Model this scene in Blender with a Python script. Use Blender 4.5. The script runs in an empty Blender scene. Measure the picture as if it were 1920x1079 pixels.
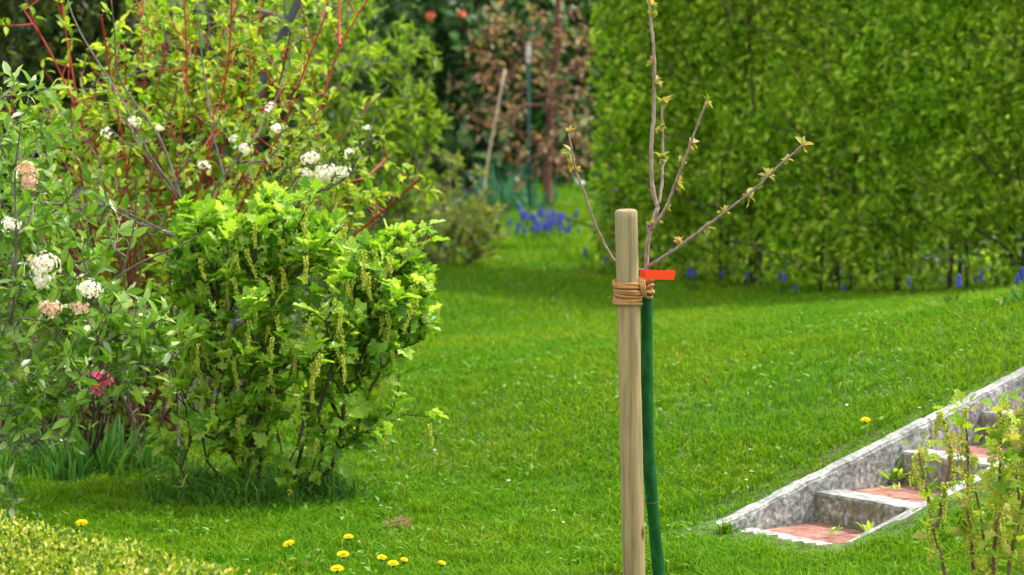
import bpy, math, random
import numpy as np
from mathutils import Vector, noise
rng = np.random.default_rng(7); random.seed(7)
S = bpy.context.scene
COL = S.collection
# ---------------------------------------------------------------- camera
F_PX, HOR, CAM_Z = 6000.0, -58.0, 1.76
TH = math.atan((539.5-HOR)/F_PX)
cd = bpy.data.cameras.new('camera'); cam = bpy.data.objects.new('camera', cd); COL.objects.link(cam)
cam.location = (0,0,CAM_Z); cam.rotation_euler = (math.pi/2-TH, 0, 0)
cd.sensor_width = 36; cd.lens = 112.5; cd.clip_start = 0.1; cd.clip_end = 2000
cd.dof.use_dof = True; cd.dof.focus_distance = 9.15; cd.dof.aperture_fstop = 4.8; cd.dof.aperture_blades = 0
S.camera = cam
# ---------------------------------------------------------------- sky and sun
SUN_AZ, SUN_EL = math.atan2(0.93, 0.30), math.radians(57)
w = bpy.data.worlds.new("World"); S.world = w; w.use_nodes = True
nt = w.node_tree; bg = nt.nodes['Background']
sky = nt.nodes.new('ShaderNodeTexSky'); sky.sky_type = 'NISHITA'; sky.sun_disc = False
sky.sun_elevation = SUN_EL; sky.sun_rotation = SUN_AZ; sky.dust_density = 2.5
mxs = nt.nodes.new('ShaderNodeMix'); mxs.data_type = 'RGBA'; mxs.inputs[0].default_value = .6   # thin bright cloud over the blue
mxs.inputs[7].default_value = (9.6, 9.4, 8.4, 1)
nt.links.new(sky.outputs[0], mxs.inputs[6]); nt.links.new(mxs.outputs[2], bg.inputs[0]); bg.inputs[1].default_value = 0.15
sd = bpy.data.lights.new('sun', 'SUN'); sd.energy = 3.0; sd.angle = math.radians(6); sd.color = (1, .95, .86)
sun = bpy.data.objects.new('sun', sd); COL.objects.link(sun)
sv = Vector((math.sin(SUN_AZ)*math.cos(SUN_EL), math.cos(SUN_AZ)*math.cos(SUN_EL), math.sin(SUN_EL)))
sun.rotation_euler = sv.to_track_quat('Z', 'Y').to_euler()
S.view_settings.view_transform = 'Standard'; S.view_settings.look = 'None'
S.view_settings.exposure = 0.98; S.view_settings.gamma = 1.0
S.render.engine = 'CYCLES'
S.cycles.max_bounces = 8; S.cycles.diffuse_bounces = 4; S.cycles.transmission_bounces = 4

# ---------------------------------------------------------------- layout helpers
def ray(px, py):
    a = (px-960)/F_PX; b = -(py-539.5)/F_PX
    return np.array([a, math.cos(TH)+b*math.sin(TH), -math.sin(TH)+b*math.cos(TH)])
def at(px, py, d):
    r = ray(px, py); return np.array([0, 0, CAM_Z]) + r*(d/r[1])
P0 = np.array([.672, 9.97]); U2 = np.array([.78, .626]); W2 = np.array([.626, -.78])
def sw(x, y):
    return (x-P0[0])*U2[0]+(y-P0[1])*U2[1], (x-P0[0])*W2[0]+(y-P0[1])*W2[1]
def sstep(a, b, x):
    t = np.clip((x-a)/(b-a), 0, 1); return t*t*(3-2*t)
def terrain(x, y):
    x = np.asarray(x, float); y = np.asarray(y, float)
    s, w_ = sw(x, y)
    h = .272*np.where(s > 3, s, .12*np.log1p(np.exp(np.clip(s/.12, -40, 40))))
    cap = .46+.26*(1-sstep(.3, 2.0, -w_)); h = cap*np.tanh(h/cap)+.10*np.clip(h-.4, 0, .4)
    h = h*(1-sstep(.2, 5.5, -w_))*sstep(-2.5, -1.0, -w_)
    h = h + .012*np.sin(x*1.3+.4)*np.sin(y*.9) - .006
    return h
def on_ground(px, py):
    r = ray(px, py); o = np.array([0, 0, CAM_Z])
    ts = np.linspace(6, 60, 5400); P = o+ts[:, None]*r
    below = P[:, 2] < terrain(P[:, 0], P[:, 1])
    i = np.argmax(below) if below.any() else len(ts)-1
    p = P[i].copy(); p[2] = float(terrain(p[0], p[1])); return p
def in_stairs(x, y, m=0.0):
    s, w_ = sw(x, y); return (s > -.05-m) & (s < 2.35) & (w_ > -.065-m) & (w_ < .535+m)

# ---------------------------------------------------------------- object helpers
def link(name, data, parent=None):
    o = bpy.data.objects.new(name, data); COL.objects.link(o)
    if parent is not None: o.parent = parent
    return o
def tag(o, label=None, cat=None, group=None, kind=None):
    if label: o['label'] = label
    if cat: o['category'] = cat
    if group: o['group'] = group
    if kind: o['kind'] = kind
    return o
def empty(name, loc, label=None, cat=None, group=None, rz=0):
    o = link(name, None); o.location = loc; o.rotation_euler = (0, 0, rz)
    return tag(o, label, cat, group)
def make_mesh(name, V, loops, totals, mat=None, rnd=None, smooth=False):
    m = bpy.data.meshes.new(name)
    V = np.asarray(V, np.float32); loops = np.asarray(loops, np.int32); totals = np.asarray(totals, np.int32)
    m.vertices.add(len(V)); m.vertices.foreach_set('co', V.ravel())
    m.loops.add(len(loops)); m.loops.foreach_set('vertex_index', loops)
    m.polygons.add(len(totals))
    starts = np.concatenate([[0], np.cumsum(totals)[:-1]]).astype(np.int32)
    m.polygons.foreach_set('loop_start', starts); m.polygons.foreach_set('loop_total', totals)
    m.polygons.foreach_set('use_smooth', np.full(len(totals), smooth, bool))
    m.update(calc_edges=True); m.validate()
    if rnd is not None:
        a = m.attributes.new('rnd', 'FLOAT', 'POINT'); a.data.foreach_set('value', np.asarray(rnd, np.float32))
    if mat: m.materials.append(mat)
    return m
class MB:
    """collects faces; builds ONE mesh object. local=origin subtracted"""
    def __init__(s): s.V = []; s.L = []; s.T = []; s.R = []; s.n = 0
    def add(s, V, faces, rnd=None):
        V = np.asarray(V, float); s.V.append(V)
        for f in faces: s.L.extend([i+s.n for i in f]); s.T.append(len(f))
        s.R.append(np.full(len(V), random.random() if rnd is None else rnd)); s.n += len(V)
    def bake(s, tpl, P, R, Sc, rnd=None):
        TV, TF = tpl; TV = np.asarray(TV, float); k = len(TV); N = len(P)
        if N == 0: return
        Sc = np.asarray(Sc, float)
        if Sc.ndim == 1: Sc = Sc[:, None]
        X = np.einsum('nij,nkj->nki', R, TV[None]*Sc[:, None, :]) + P[:, None, :]
        tl = np.concatenate([np.array(f) for f in TF]); tt = np.array([len(f) for f in TF])
        s.L.extend((tl[None]+(np.arange(N)*k)[:, None]+s.n).ravel().tolist()); s.T.extend(np.tile(tt, N).tolist())
        s.V.append(X.reshape(-1, 3)); r = rng.random(N) if rnd is None else rnd
        s.R.append(np.repeat(r, k)); s.n += N*k
    def tube(s, pts, rad, k=6, cap=True, rnd=None, wob=0):
        pts = np.asarray(pts, float); n = len(pts); rad = np.broadcast_to(np.asarray(rad, float), (n,))
        T = np.gradient(pts, axis=0); T /= np.linalg.norm(T, axis=1)[:, None]+1e-9
        ref = np.array([0, 0, 1.]) if abs(T[:, 2]).mean() < .8 else np.array([1., 0, 0])
        A = np.cross(T, ref); A /= np.linalg.norm(A, axis=1)[:, None]+1e-9; B = np.cross(T, A)
        an = np.arange(k)*2*math.pi/k
        rr = rad[:, None]*(1+wob*(rng.random((n, k))-.5))
        V = pts[:, None]+rr[..., None]*(np.cos(an)[None, :, None]*A[:, None]+np.sin(an)[None, :, None]*B[:, None])
        F = [[i*k+j, i*k+(j+1) % k, (i+1)*k+(j+1) % k, (i+1)*k+j] for i in range(n-1) for j in range(k)]
        if cap: F += [list(range(k))[::-1], [(n-1)*k+j for j in range(k)]]
        s.add(V.reshape(-1, 3), F, rnd)
    def build(s, name, mat, parent=None, origin=None, smooth=False):
        V = np.concatenate(s.V)
        if origin is not None: V = V-np.asarray(origin)
        m = make_mesh(name, V, s.L, s.T, mat, np.concatenate(s.R), smooth)
        o = link(name, m, parent)
        if origin is not None and parent is None: o.location = origin
        return o
def smooth_path(pts, step=.05):
    pts = [np.asarray(p, float) for p in pts]
    P = [2*pts[0]-pts[1]]+pts+[2*pts[-1]-pts[-2]]; out = []
    for i in range(1, len(P)-2):
        n = max(2, int(np.linalg.norm(P[i+1]-P[i])/step))
        for t in np.arange(n)/n:
            out.append(.5*((2*P[i])+(-P[i-1]+P[i+1])*t+(2*P[i-1]-5*P[i]+4*P[i+1]-P[i+2])*t*t+(-P[i-1]+3*P[i]-3*P[i+1]+P[i+2])*t**3))
    out.append(pts[-1]); return np.array(out)
def unit(v): return v/(np.linalg.norm(v, axis=-1, keepdims=True)+1e-9)
def frames(D, Nn):
    """leaf frames: y along D, z near Nn"""
    D = unit(D); X = unit(np.cross(D, Nn)); Z = np.cross(X, D)
    return np.stack([X, D, Z], axis=2)
def rand_dirs(n): return unit(rng.normal(size=(n, 3)))

# ---------------------------------------------------------------- leaf shapes (length 1 along y)
OVATE = ([(0,0,0),(0,.4,.0),(-.27,.3,.09),(.27,.3,.09),(-.2,.68,.05),(.2,.68,.05),(0,.72,-.03),(0,1,-.14)],
         [(0,1,2),(0,3,1),(2,1,6,4),(1,3,5,6),(4,6,7),(6,5,7)])
NARROW = ([(0,0,0),(-.13,.35,.05),(.13,.35,.05),(0,.4,-.02),(-.1,.7,.03),(.1,.7,.03),(0,.72,-.03),(0,1,-.1)],
          [(0,3,1),(0,2,3),(1,3,6,4),(3,2,5,6),(4,6,7),(6,5,7)])
SMALL = ([(0,0,0),(-.26,.42,.07),(.26,.42,.07),(0,.45,-.02),(0,1,-.1)], [(0,3,1),(0,2,3),(1,3,4),(3,2,4)])
def lobed():
    pts = [(0,0)]
    for a, r in [(-150,.34),(-118,.60),(-92,.52),(-70,.72),(-48,.50),(-32,.56),(-14,.80),(0,.95),(14,.80),(32,.56),(48,.50),(70,.72),(92,.52),(118,.60),(150,.34)]:
        t = math.radians(a); pts.append((r*.62*math.sin(t), .38+r*.62*math.cos(t)))
    V = [(0,.36,0)]+[(x, y, .10*abs(x)*2-.12*max(0, y-.4)+(.05 if i % 2 else -.02)) for i, (x, y) in enumerate(pts)]
    n = len(pts)
    return (V, [(0, i+1, (i+1) % n+1) for i in range(n)])
LOBED = lobed()
VIBL = ([(x*1.45, y, z) for x, y, z in NARROW[0]], NARROW[1])
OCTA = ([(1,0,0),(-1,0,0),(0,1,0),(0,-1,0),(0,0,1),(0,0,-1)], [(0,2,4),(2,1,4),(1,3,4),(3,0,4),(2,0,5),(1,2,5),(3,1,5),(0,3,5)])

# ---------------------------------------------------------------- materials
def newmat(name):
    m = bpy.data.materials.new(name); m.use_nodes = True; n = m.node_tree
    return m, n, n.nodes['Principled BSDF'], n.nodes['Material Output']
def ramp(n, fac, cols, pos=None):
    r = n.nodes.new('ShaderNodeValToRGB'); e = r.color_ramp.elements
    while len(e) < len(cols): e.new(.5)
    for i, c in enumerate(cols):
        e[i].position = (pos[i] if pos else i/(len(cols)-1)); e[i].color = (*c, 1)
    if fac is not None: n.links.new(fac, r.inputs[0])
    return r
def noise_tex(n, scale, detail=4, rough=.55, vec=None, stretch=None):
    t = n.nodes.new('ShaderNodeTexNoise'); t.inputs['Scale'].default_value = scale
    t.inputs['Detail'].default_value = detail; t.inputs['Roughness'].default_value = rough
    if vec is None:
        g = n.nodes.new('ShaderNodeNewGeometry'); vec = g.outputs['Position']
    if stretch:
        mp = n.nodes.new('ShaderNodeMapping'); mp.inputs['Scale'].default_value = stretch
        n.links.new(vec, mp.inputs[0]); vec = mp.outputs[0]
    n.links.new(vec, t.inputs['Vector']); return t
def mixc(n, fac, a, b, mode='MIX'):
    m = n.nodes.new('ShaderNodeMix'); m.data_type = 'RGBA'; m.blend_type = mode
    for k, v in ((0, fac), (6, a), (7, b)):
        if hasattr(v, 'is_output'): n.links.new(v, m.inputs[k])
        elif k == 0: m.inputs[0].default_value = v
        else: m.inputs[k].default_value = (*v, 1)
    return m.outputs[2]
def leafmat(name, cols, trans=.4, rough=.5, patch=None, pos=None, spec=.3, patch_scale=1.5, tgain=1.3):
    m, n, p, out = newmat(name)
    at_ = n.nodes.new('ShaderNodeAttribute'); at_.attribute_name = 'rnd'
    r = ramp(n, at_.outputs['Fac'], cols, pos); c = r.outputs[0]
    if patch:
        t = noise_tex(n, patch_scale, 3); rr = ramp(n, t.outputs[0], [(0,0,0),(1,1,1)], [.42,.62])
        c = mixc(n, rr.outputs[0], c, mixc(n, 1.0, c, patch, 'MULTIPLY'))
    n.links.new(c, p.inputs['Base Color']); p.inputs['Roughness'].default_value = rough
    p.inputs['Specular IOR Level'].default_value = spec
    tr = n.nodes.new('ShaderNodeBsdfTranslucent')
    c2 = mixc(n, 1.0, c, (tgain*1.05, tgain, tgain*.5), 'MULTIPLY'); n.links.new(c2, tr.inputs[0])
    mx = n.nodes.new('ShaderNodeMixShader'); mx.inputs[0].default_value = trans
    n.links.new(p.outputs[0], mx.inputs[1]); n.links.new(tr.outputs[0], mx.inputs[2]); n.links.new(mx.outputs[0], out.inputs[0])
    return m
def barkmat(name, cols, scale=30, rough=.8, stretch=(1,1,.15), bump=.3, spec=.3):
    m, n, p, out = newmat(name)
    t = noise_tex(n, scale, 5, .6, stretch=stretch); r = ramp(n, t.outputs[0], cols, [i/(len(cols)-1)*.5+.25 for i in range(len(cols))])
    n.links.new(r.outputs[0], p.inputs['Base Color']); p.inputs['Roughness'].default_value = rough
    p.inputs['Specular IOR Level'].default_value = spec
    b = n.nodes.new('ShaderNodeBump'); b.inputs['Strength'].default_value = bump; b.inputs['Distance'].default_value = .002
    n.links.new(t.outputs[0], b.inputs['Height']); n.links.new(b.outputs[0], p.inputs['Normal'])
    return m
def plain(name, col, rough=.6, trans=0):
    return leafmat(name, [tuple(c*.8 for c in col), col, tuple(min(1, c*1.12) for c in col)], trans=trans, rough=rough, tgain=1.0)

M = {}
M['grass'] = leafmat('grass_blades', [(.050,.158,.003),(.082,.225,.004),(.118,.285,.007),(.18,.35,.02),(.42,.38,.14)], trans=.45, rough=.6,
                     patch=(1.45,1.08,1.1), pos=[0,.35,.8,.98,1], spec=.12, patch_scale=1.1)
M['long_grass'] = leafmat('long_grass_blades', [(.028,.095,.010),(.055,.17,.012),(.11,.25,.025)], trans=.4, rough=.45)
M['currant'] = leafmat('currant_leaves', [(.07,.20,.012),(.17,.37,.015),(.31,.50,.04),(.48,.64,.13)], trans=.52, rough=.38, spec=.6)
M['tassel'] = leafmat('currant_flowers', [(.33,.40,.04),(.48,.53,.06),(.62,.63,.12)], trans=.35, rough=.6)
M['dogwood'] = leafmat('dogwood_leaves', [(.08,.20,.012),(.17,.34,.015),(.32,.47,.03),(.48,.56,.09)], trans=.5, rough=.45)
M['viburnum'] = leafmat('viburnum_leaves', [(.06,.16,.010),(.14,.30,.020),(.25,.42,.05),(.50,.60,.40)], trans=.35, rough=.3, pos=[0,.45,.85,1], spec=.5)
M['blossom_leaf'] = leafmat('blossom_shrub_leaves', [(.09,.19,.02),(.20,.33,.03),(.34,.43,.07)], trans=.4)
M['hedge'] = leafmat('hedge_leaves', [(.07,.17,.008),(.18,.36,.012),(.30,.52,.03),(.54,.70,.09),(.26,.25,.10)], trans=.56, rough=.6, spec=.2, tgain=1.45,
                     patch=(1.0,.88,1.2), pos=[0,.4,.75,.93,1], patch_scale=.8)
M['golden'] = leafmat('golden_leaves', [(.03,.08,.005),(.12,.25,.006),(.36,.44,.012),(.72,.60,.18)], trans=.3, pos=[0,.4,.75,1])
M['pale_shrub'] = leafmat('pale_shrub_leaves', [(.08,.19,.01),(.18,.33,.014),(.32,.46,.03)], trans=.5, rough=.5)
M['twiggy'] = leafmat('twiggy_shrub_leaves', [(.09,.16,.02),(.17,.26,.03),(.27,.35,.06),(.26,.16,.10)], trans=.4, rough=.6)
M['laurel'] = leafmat('laurel_leaves', [(.015,.055,.012),(.04,.12,.02),(.10,.22,.05),(.25,.38,.18)], trans=.15, rough=.25, pos=[0,.5,.88,1])
M['bronze'] = leafmat('bronze_leaves', [(.16,.085,.05),(.27,.15,.095),(.36,.24,.16),(.20,.24,.06)], trans=.4, rough=.5)
M['conifer'] = leafmat('dark_evergreen_leaves', [(.010,.030,.006),(.03,.065,.008),(.12,.16,.012)], trans=.2, rough=.5)
M['far'] = leafmat('far_tree_leaves', [(.02,.06,.01),(.05,.12,.015),(.10,.18,.02)], trans=.3)
M['sap_leaf'] = leafmat('sapling_leaves', [(.20,.27,.04),(.34,.36,.07),(.46,.34,.12),(.46,.24,.11)], trans=.45, rough=.4)
M['iris'] = leafmat('iris_leaves', [(.035,.13,.022),(.065,.20,.03),(.13,.29,.06)], trans=.35, rough=.35)
M['blue_iris'] = leafmat('bluish_leaves', [(.03,.14,.08),(.06,.22,.13)], trans=.3, rough=.4)
M['white'] = plain('white_petals', (.90,.86,.84), .6, .3)
M['pinkwhite'] = plain('blush_petals', (.78,.52,.42), .6, .25)
M['pink'] = plain('pink_petals', (.92,.16,.42), .5, .4)
M['orange_fl'] = plain('orange_petals', (.72,.20,.10), .5, .2)
M['yellow'] = leafmat('yellow_petals', [(.80,.62,.003),(.88,.76,.004),(.92,.84,.01)], trans=.2, rough=.5, tgain=1.0)
M['blue'] = leafmat('blue_petals', [(.03,.04,.36),(.06,.08,.55),(.14,.14,.62)], trans=.3, rough=.5, tgain=1.0)
M['stem_green'] = plain('flower_stalk', (.20,.30,.06), .5, .2)
M['sepal'] = plain('flower_sepals', (.06,.11,.02), .6)
M['red_stem'] = barkmat('red_bark', [(.16,.012,.012),(.33,.025,.022),(.45,.05,.035)], 40, .45)
M['dull_red_stem'] = barkmat('dull_red_bark', [(.06,.018,.014),(.13,.035,.025),(.20,.08,.05)], 40, .6)
M['grey_stem'] = barkmat('grey_bark', [(.06,.05,.042),(.14,.12,.105),(.24,.21,.185)], 50, .8)
M['dark_stem'] = barkmat('dark_bark', [(.025,.018,.013),(.06,.042,.03),(.11,.08,.06)], 40, .8)
M['blue_bark'] = barkmat('slate_bark', [(.03,.032,.035),(.065,.07,.078),(.12,.13,.14)], 12, .85)
M['sap_bark'] = barkmat('sapling_bark', [(.12,.07,.06),(.26,.18,.155),(.38,.30,.27)], 120, .55, stretch=(1,1,.4))
M['redbrown'] = barkmat('red_brown_bark', [(.07,.03,.024),(.15,.065,.05),(.23,.12,.09)], 12, .8)
M['cane'] = barkmat('bamboo_cane', [(.20,.17,.11),(.33,.28,.19),(.42,.37,.26)], 20, .5)
# ground
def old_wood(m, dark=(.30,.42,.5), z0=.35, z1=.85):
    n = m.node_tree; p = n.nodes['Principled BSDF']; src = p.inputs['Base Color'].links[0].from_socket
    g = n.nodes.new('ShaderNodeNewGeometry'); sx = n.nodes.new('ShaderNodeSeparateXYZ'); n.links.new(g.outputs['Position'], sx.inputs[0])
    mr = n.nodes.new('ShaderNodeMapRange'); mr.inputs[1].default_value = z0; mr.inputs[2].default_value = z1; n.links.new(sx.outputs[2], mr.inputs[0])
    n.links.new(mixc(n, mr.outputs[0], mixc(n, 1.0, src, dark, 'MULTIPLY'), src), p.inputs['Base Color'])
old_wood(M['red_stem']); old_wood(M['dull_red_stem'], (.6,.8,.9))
def ground_mat():
    m, n, p, out = newmat('lawn_soil')
    t = noise_tex(n, 1.2, 4); r = ramp(n, t.outputs[0], [(.035,.085,.010),(.06,.14,.012),(.10,.18,.02)], [.3,.5,.7])
    t2 = noise_tex(n, 22, 5, .65); r2 = ramp(n, t2.outputs[0], [(0,0,0),(1,1,1)], [.45,.6])
    c = mixc(n, r2.outputs[0], r.outputs[0], (.055,.050,.022))
    n.links.new(c, p.inputs['Base Color']); p.inputs['Roughness'].default_value = .95
    b = n.nodes.new('ShaderNodeBump'); b.inputs['Distance'].default_value = .02; n.links.new(t2.outputs[0], b.inputs['Height'])
    n.links.new(b.outputs[0], p.inputs['Normal']); return m
def soil_mat():
    m, n, p, out = newmat('bed_soil')
    t = noise_tex(n, 14, 6, .7); r = ramp(n, t.outputs[0], [(.010,.008,.005),(.022,.017,.010),(.04,.035,.018)], [.3,.5,.7])
    n.links.new(r.outputs[0], p.inputs['Base Color']); p.inputs['Roughness'].default_value = 1
    b = n.nodes.new('ShaderNodeBump'); b.inputs['Distance'].default_value = .03; n.links.new(t.outputs[0], b.inputs['Height'])
    n.links.new(b.outputs[0], p.inputs['Normal']); return m
def stone_mat(name, cols, moss=0.0, scale=55):
    m, n, p, out = newmat(name)
    t = noise_tex(n, scale, 6, .7); r = ramp(n, t.outputs[0], cols, [.32,.44,.56,.68][:len(cols)])
    t2 = noise_tex(n, 9, 4, .6); r2 = ramp(n, t2.outputs[0], [(0,0,0),(1,1,1)], [.42,.66])
    c = mixc(n, r2.outputs[0], r.outputs[0], mixc(n, 1.0, r.outputs[0], (.55,.55,.55), 'MULTIPLY'))
    if moss:
        t3 = noise_tex(n, 26, 5, .65); r3 = ramp(n, t3.outputs[0], [(0,0,0),(moss,)*3], [.40,.60])
        c = mixc(n, r3.outputs[0], c, (.13,.11,.035))
    n.links.new(c, p.inputs['Base Color']); p.inputs['Roughness'].default_value = .9
    b = n.nodes.new('ShaderNodeBump'); b.inputs['Distance'].default_value = .006; b.inputs['Strength'].default_value = .9
    n.links.new(t.outputs[0], b.inputs['Height']); n.links.new(b.outputs[0], p.inputs['Normal']); return m
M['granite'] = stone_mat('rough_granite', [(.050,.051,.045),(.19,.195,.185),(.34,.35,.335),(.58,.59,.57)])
M['worn_lit_top'] = stone_mat('worn_lit_granite_edge', [(.12,.125,.115),(.27,.28,.265),(.42,.43,.41),(.58,.59,.57)])  # worn wall top, paler than the sides; their light contrast is put into colour
M['granite_step'] = stone_mat('mossy_step_granite', [(.06,.06,.05),(.17,.165,.14),(.33,.32,.28),(.55,.54,.50)], moss=.7)
M['kerb_top'] = stone_mat('pale_step_edge', [(.13,.135,.13),(.29,.295,.28),(.44,.445,.43),(.60,.605,.59)])
M['tile'] = stone_mat('red_tile', [(.17,.07,.05),(.29,.11,.08),(.36,.17,.14),(.42,.31,.28)], moss=.12, scale=24)
def stake_mat():
    m, n, p, out = newmat('peeled_pine')
    tc = n.nodes.new('ShaderNodeTexCoord')
    t = noise_tex(n, 16, 5, .6, vec=tc.outputs['Object'], stretch=(3,3,.22)); r = ramp(n, t.outputs[0], [(.14,.105,.050),(.25,.185,.088),(.33,.245,.118),(.22,.155,.068)], [.3,.45,.6,.75])
    t2 = noise_tex(n, 3.5, 3, .5, vec=tc.outputs['Object'], stretch=(1,1,.6)); r2 = ramp(n, t2.outputs[0], [(0,0,0),(.5,.5,.5)], [.45,.65])
    c = mixc(n, r2.outputs[0], r.outputs[0], (.27,.25,.16))
    t3 = noise_tex(n, 60, 2, .5, vec=tc.outputs['Object'], stretch=(1.6,1.6,.03)); r3 = ramp(n, t3.outputs[0], [(.76,.72,.66),(1,1,1)], [.34,.52])
    c = mixc(n, 1.0, c, r3.outputs[0], 'MULTIPLY')
    vo = n.nodes.new('ShaderNodeTexVoronoi'); vo.inputs['Scale'].default_value = 7
    mp = n.nodes.new('ShaderNodeMapping'); mp.inputs['Scale'].default_value = (1.6,1.6,.75)
    n.links.new(tc.outputs['Object'], mp.inputs[0]); n.links.new(mp.outputs[0], vo.inputs['Vector'])
    r4 = ramp(n, vo.outputs['Distance'], [(.28,.15,.07),(1,1,1)], [.05,.14]); c = mixc(n, 1.0, c, r4.outputs[0], 'MULTIPLY')
    n.links.new(c, p.inputs['Base Color']); p.inputs['Roughness'].default_value = .6; p.inputs['Specular IOR Level'].default_value = .3
    b = n.nodes.new('ShaderNodeBump'); b.inputs['Distance'].default_value = .002; n.links.new(t3.outputs[0], b.inputs['Height'])
    n.links.new(b.outputs[0], p.inputs['Normal']); return m
M['stake'] = stake_mat()
M['guard'] = barkmat('green_plastic_mesh', [(.001,.030,.003),(.002,.070,.010),(.012,.12,.028)], 34, .7, stretch=(1,1,.5), bump=.5, spec=.2)
M['rope'] = barkmat('coir_rope', [(.14,.06,.02),(.34,.17,.06),(.50,.28,.12)], 260, .9, stretch=(1,1,1), bump=.8)
M['tag'] = plain('orange_tag', (.92,.075,.012), .4, .25)
M['green_pole'] = barkmat('green_pole', [(.004,.07,.06),(.006,.12,.10)], 10, .4, bump=0)
M['cap_white'] = plain('white_cap', (.8,.8,.82), .35)

# ---------------------------------------------------------------- ground
def axis(fine0, fine1, fs, lo, hi, cs, far):
    a = list(np.arange(fine0, fine1+1e-6, fs))
    b = list(np.arange(fine1+cs, hi, cs)); c = list(np.arange(lo, fine0-cs*.5, cs))
    out = c+a+b
    e = []; v = hi+1; st = 1.5
    while v < far: e.append(v); st *= 1.6; v += st
    f = []; v = lo-1; st = 1.5
    while v > -far: f.append(v); st *= 1.6; v -= st
    return np.array(f[::-1]+out+e)
gx = axis(.4, 3.2, .035, -10, 10, .25, 600); gy = axis(9.2, 12.2, .035, 0, 28, .25, 600)
X, Y = np.meshgrid(gx, gy); Z = terrain(X, Y)
s_, w_ = sw(X, Y)
Z = np.where((s_ > -.015) & (s_ < 2.25) & (w_ > -.03) & (w_ < .50), Z-.22, Z)
nx, ny = len(gx), len(gy); idx = np.arange(nx*ny).reshape(ny, nx)
Fq = np.stack([idx[:-1, :-1], idx[:-1, 1:], idx[1:, 1:], idx[1:, :-1]], -1).reshape(-1, 4)
gm = make_mesh('ground', np.stack([X, Y, Z], -1).reshape(-1, 3), Fq.ravel(), np.full(len(Fq), 4), ground_mat(), smooth=True)
tag(link('ground', gm), kind='structure')

# lawn edge, as a ground map: image column -> row where the lawn ends at the beds
LX = [-700,-100,150,250,380,480,600,680,730,820,950,985,1100,1118,1300,1500,1920,2600]
LY = [900,880,868,858,840,770,660,560,474,470,440,325,325,492,508,526,548,580]
def project(x, y, z):
    dx, dy, dz = x, y, z-CAM_Z
    fwd = dy*math.cos(TH)-dz*math.sin(TH); up = dy*math.sin(TH)+dz*math.cos(TH)
    return 960+F_PX*dx/fwd, 539.5-F_PX*up/fwd
def is_lawn(x, y):
    px, py = project(x, y, terrain(x, y)); return py > np.interp(px, LX, LY)

# soil beds: a sheet laid 4 mm proud of the ground, beyond the lawn edge
bx = np.arange(-9, 9, .15); by = np.arange(9, 27, .15); BX, BY = np.meshgrid(bx, by)
inside = ~is_lawn(BX, BY); inside &= ~in_stairs(BX, BY, .4)
idx = np.arange(BX.size).reshape(BX.shape)
q = inside[:-1, :-1] & inside[1:, :-1] & inside[:-1, 1:] & inside[1:, 1:]
Fq = np.stack([idx[:-1, :-1], idx[:-1, 1:], idx[1:, 1:], idx[1:, :-1]], -1)[q]
tag(link('flower_bed_soil', make_mesh('flower_bed_soil', np.stack([BX, BY, terrain(BX, BY)+.012], -1).reshape(-1, 3), Fq.ravel(), np.full(len(Fq), 4), soil_mat(), smooth=True)), kind='structure')

# ---------------------------------------------------------------- lawn grass
def blades(P, h, w0, lean, rnd=None, name='grass', mat=None, label=None, cat=None, bend=.35):
    N = len(P); az = rng.random(N)*2*math.pi; side = np.stack([np.cos(az), np.sin(az), np.zeros(N)], 1)
    ld = rng.random(N)*2*math.pi; L = np.stack([np.cos(ld), np.sin(ld), np.zeros(N)], 1)*(lean*rng.random(N))[:, None]
    up = np.array([0, 0, 1.])
    b1 = P-side*w0[:, None]*.5; b2 = P+side*w0[:, None]*.5
    mid = P+up*(h*.55)[:, None]+L*(h*.4)[:, None]
    m1 = mid-side*w0[:, None]*.42; m2 = mid+side*w0[:, None]*.42
    tip = P+up*(h*(1-.25*lean))[:, None]+L*(h*(.9+bend))[:, None]
    V = np.stack([b1, b2, m2, m1, tip], 1).reshape(-1, 3)
    base = np.arange(N)*5
    loops = np.stack([base, base+1, base+2, base+3, base+3, base+2, base+4], 1).ravel()
    tot = np.tile([4, 3], N)
    r = rng.random(N) if rnd is None else rnd
    o = link(name, make_mesh(name, V, loops, tot, mat, np.repeat(r, 5)))
    return o
def scatter(n, y0, y1, k, m):
    y = np.sqrt(rng.random(n)*(y1**2-y0**2)+y0**2); x = (rng.random(n)*2-1)*(k*y+m); return x, y
pts = []
for (n, y0, y1) in ((150000, 8.2, 11), (150000, 11, 14.5), (130000, 14.5, 21), (26000, 21, 30)):
    x, y = scatter(n, y0, y1, .17, .35); pts.append(np.stack([x, y], 1))
xy = np.concatenate(pts)
jx = xy+rng.normal(size=xy.shape)*.05
keep = is_lawn(jx[:, 0], jx[:, 1]) & ~in_stairs(xy[:, 0], xy[:, 1], .0); xy = xy[keep]
nz = np.array([noise.noise(Vector((a*2.2, b*2.2, 0))) for a, b in xy[::1]])
nz2 = np.array([noise.noise(Vector((a*9, b*9, 3))) for a, b in xy[::1]])
h = (.040+.018*nz+.020*nz2)*(0.7+.7*rng.random(len(xy)))
h = np.clip(h, .015, .1)
s_, w_ = sw(xy[:, 0], xy[:, 1])
near = in_stairs(xy[:, 0], xy[:, 1], .12); h = np.where(near, h*.5, h)
h = np.where((abs(xy[:, 0]-.37) < .16) & (xy[:, 1] < 9.2) & (xy[:, 1] > 8.3), h*.35, h)   # worn turf at the stake
frontk = (s_ < 0) & (s_ > -.25) & (w_ > -.05) & (w_ < .6); h = np.where(frontk, h*.45, h)
h = np.where((w_ > .5) & (w_ < .68) & (s_ > -.05) & (s_ < 2.3), h*.6, h)
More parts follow.
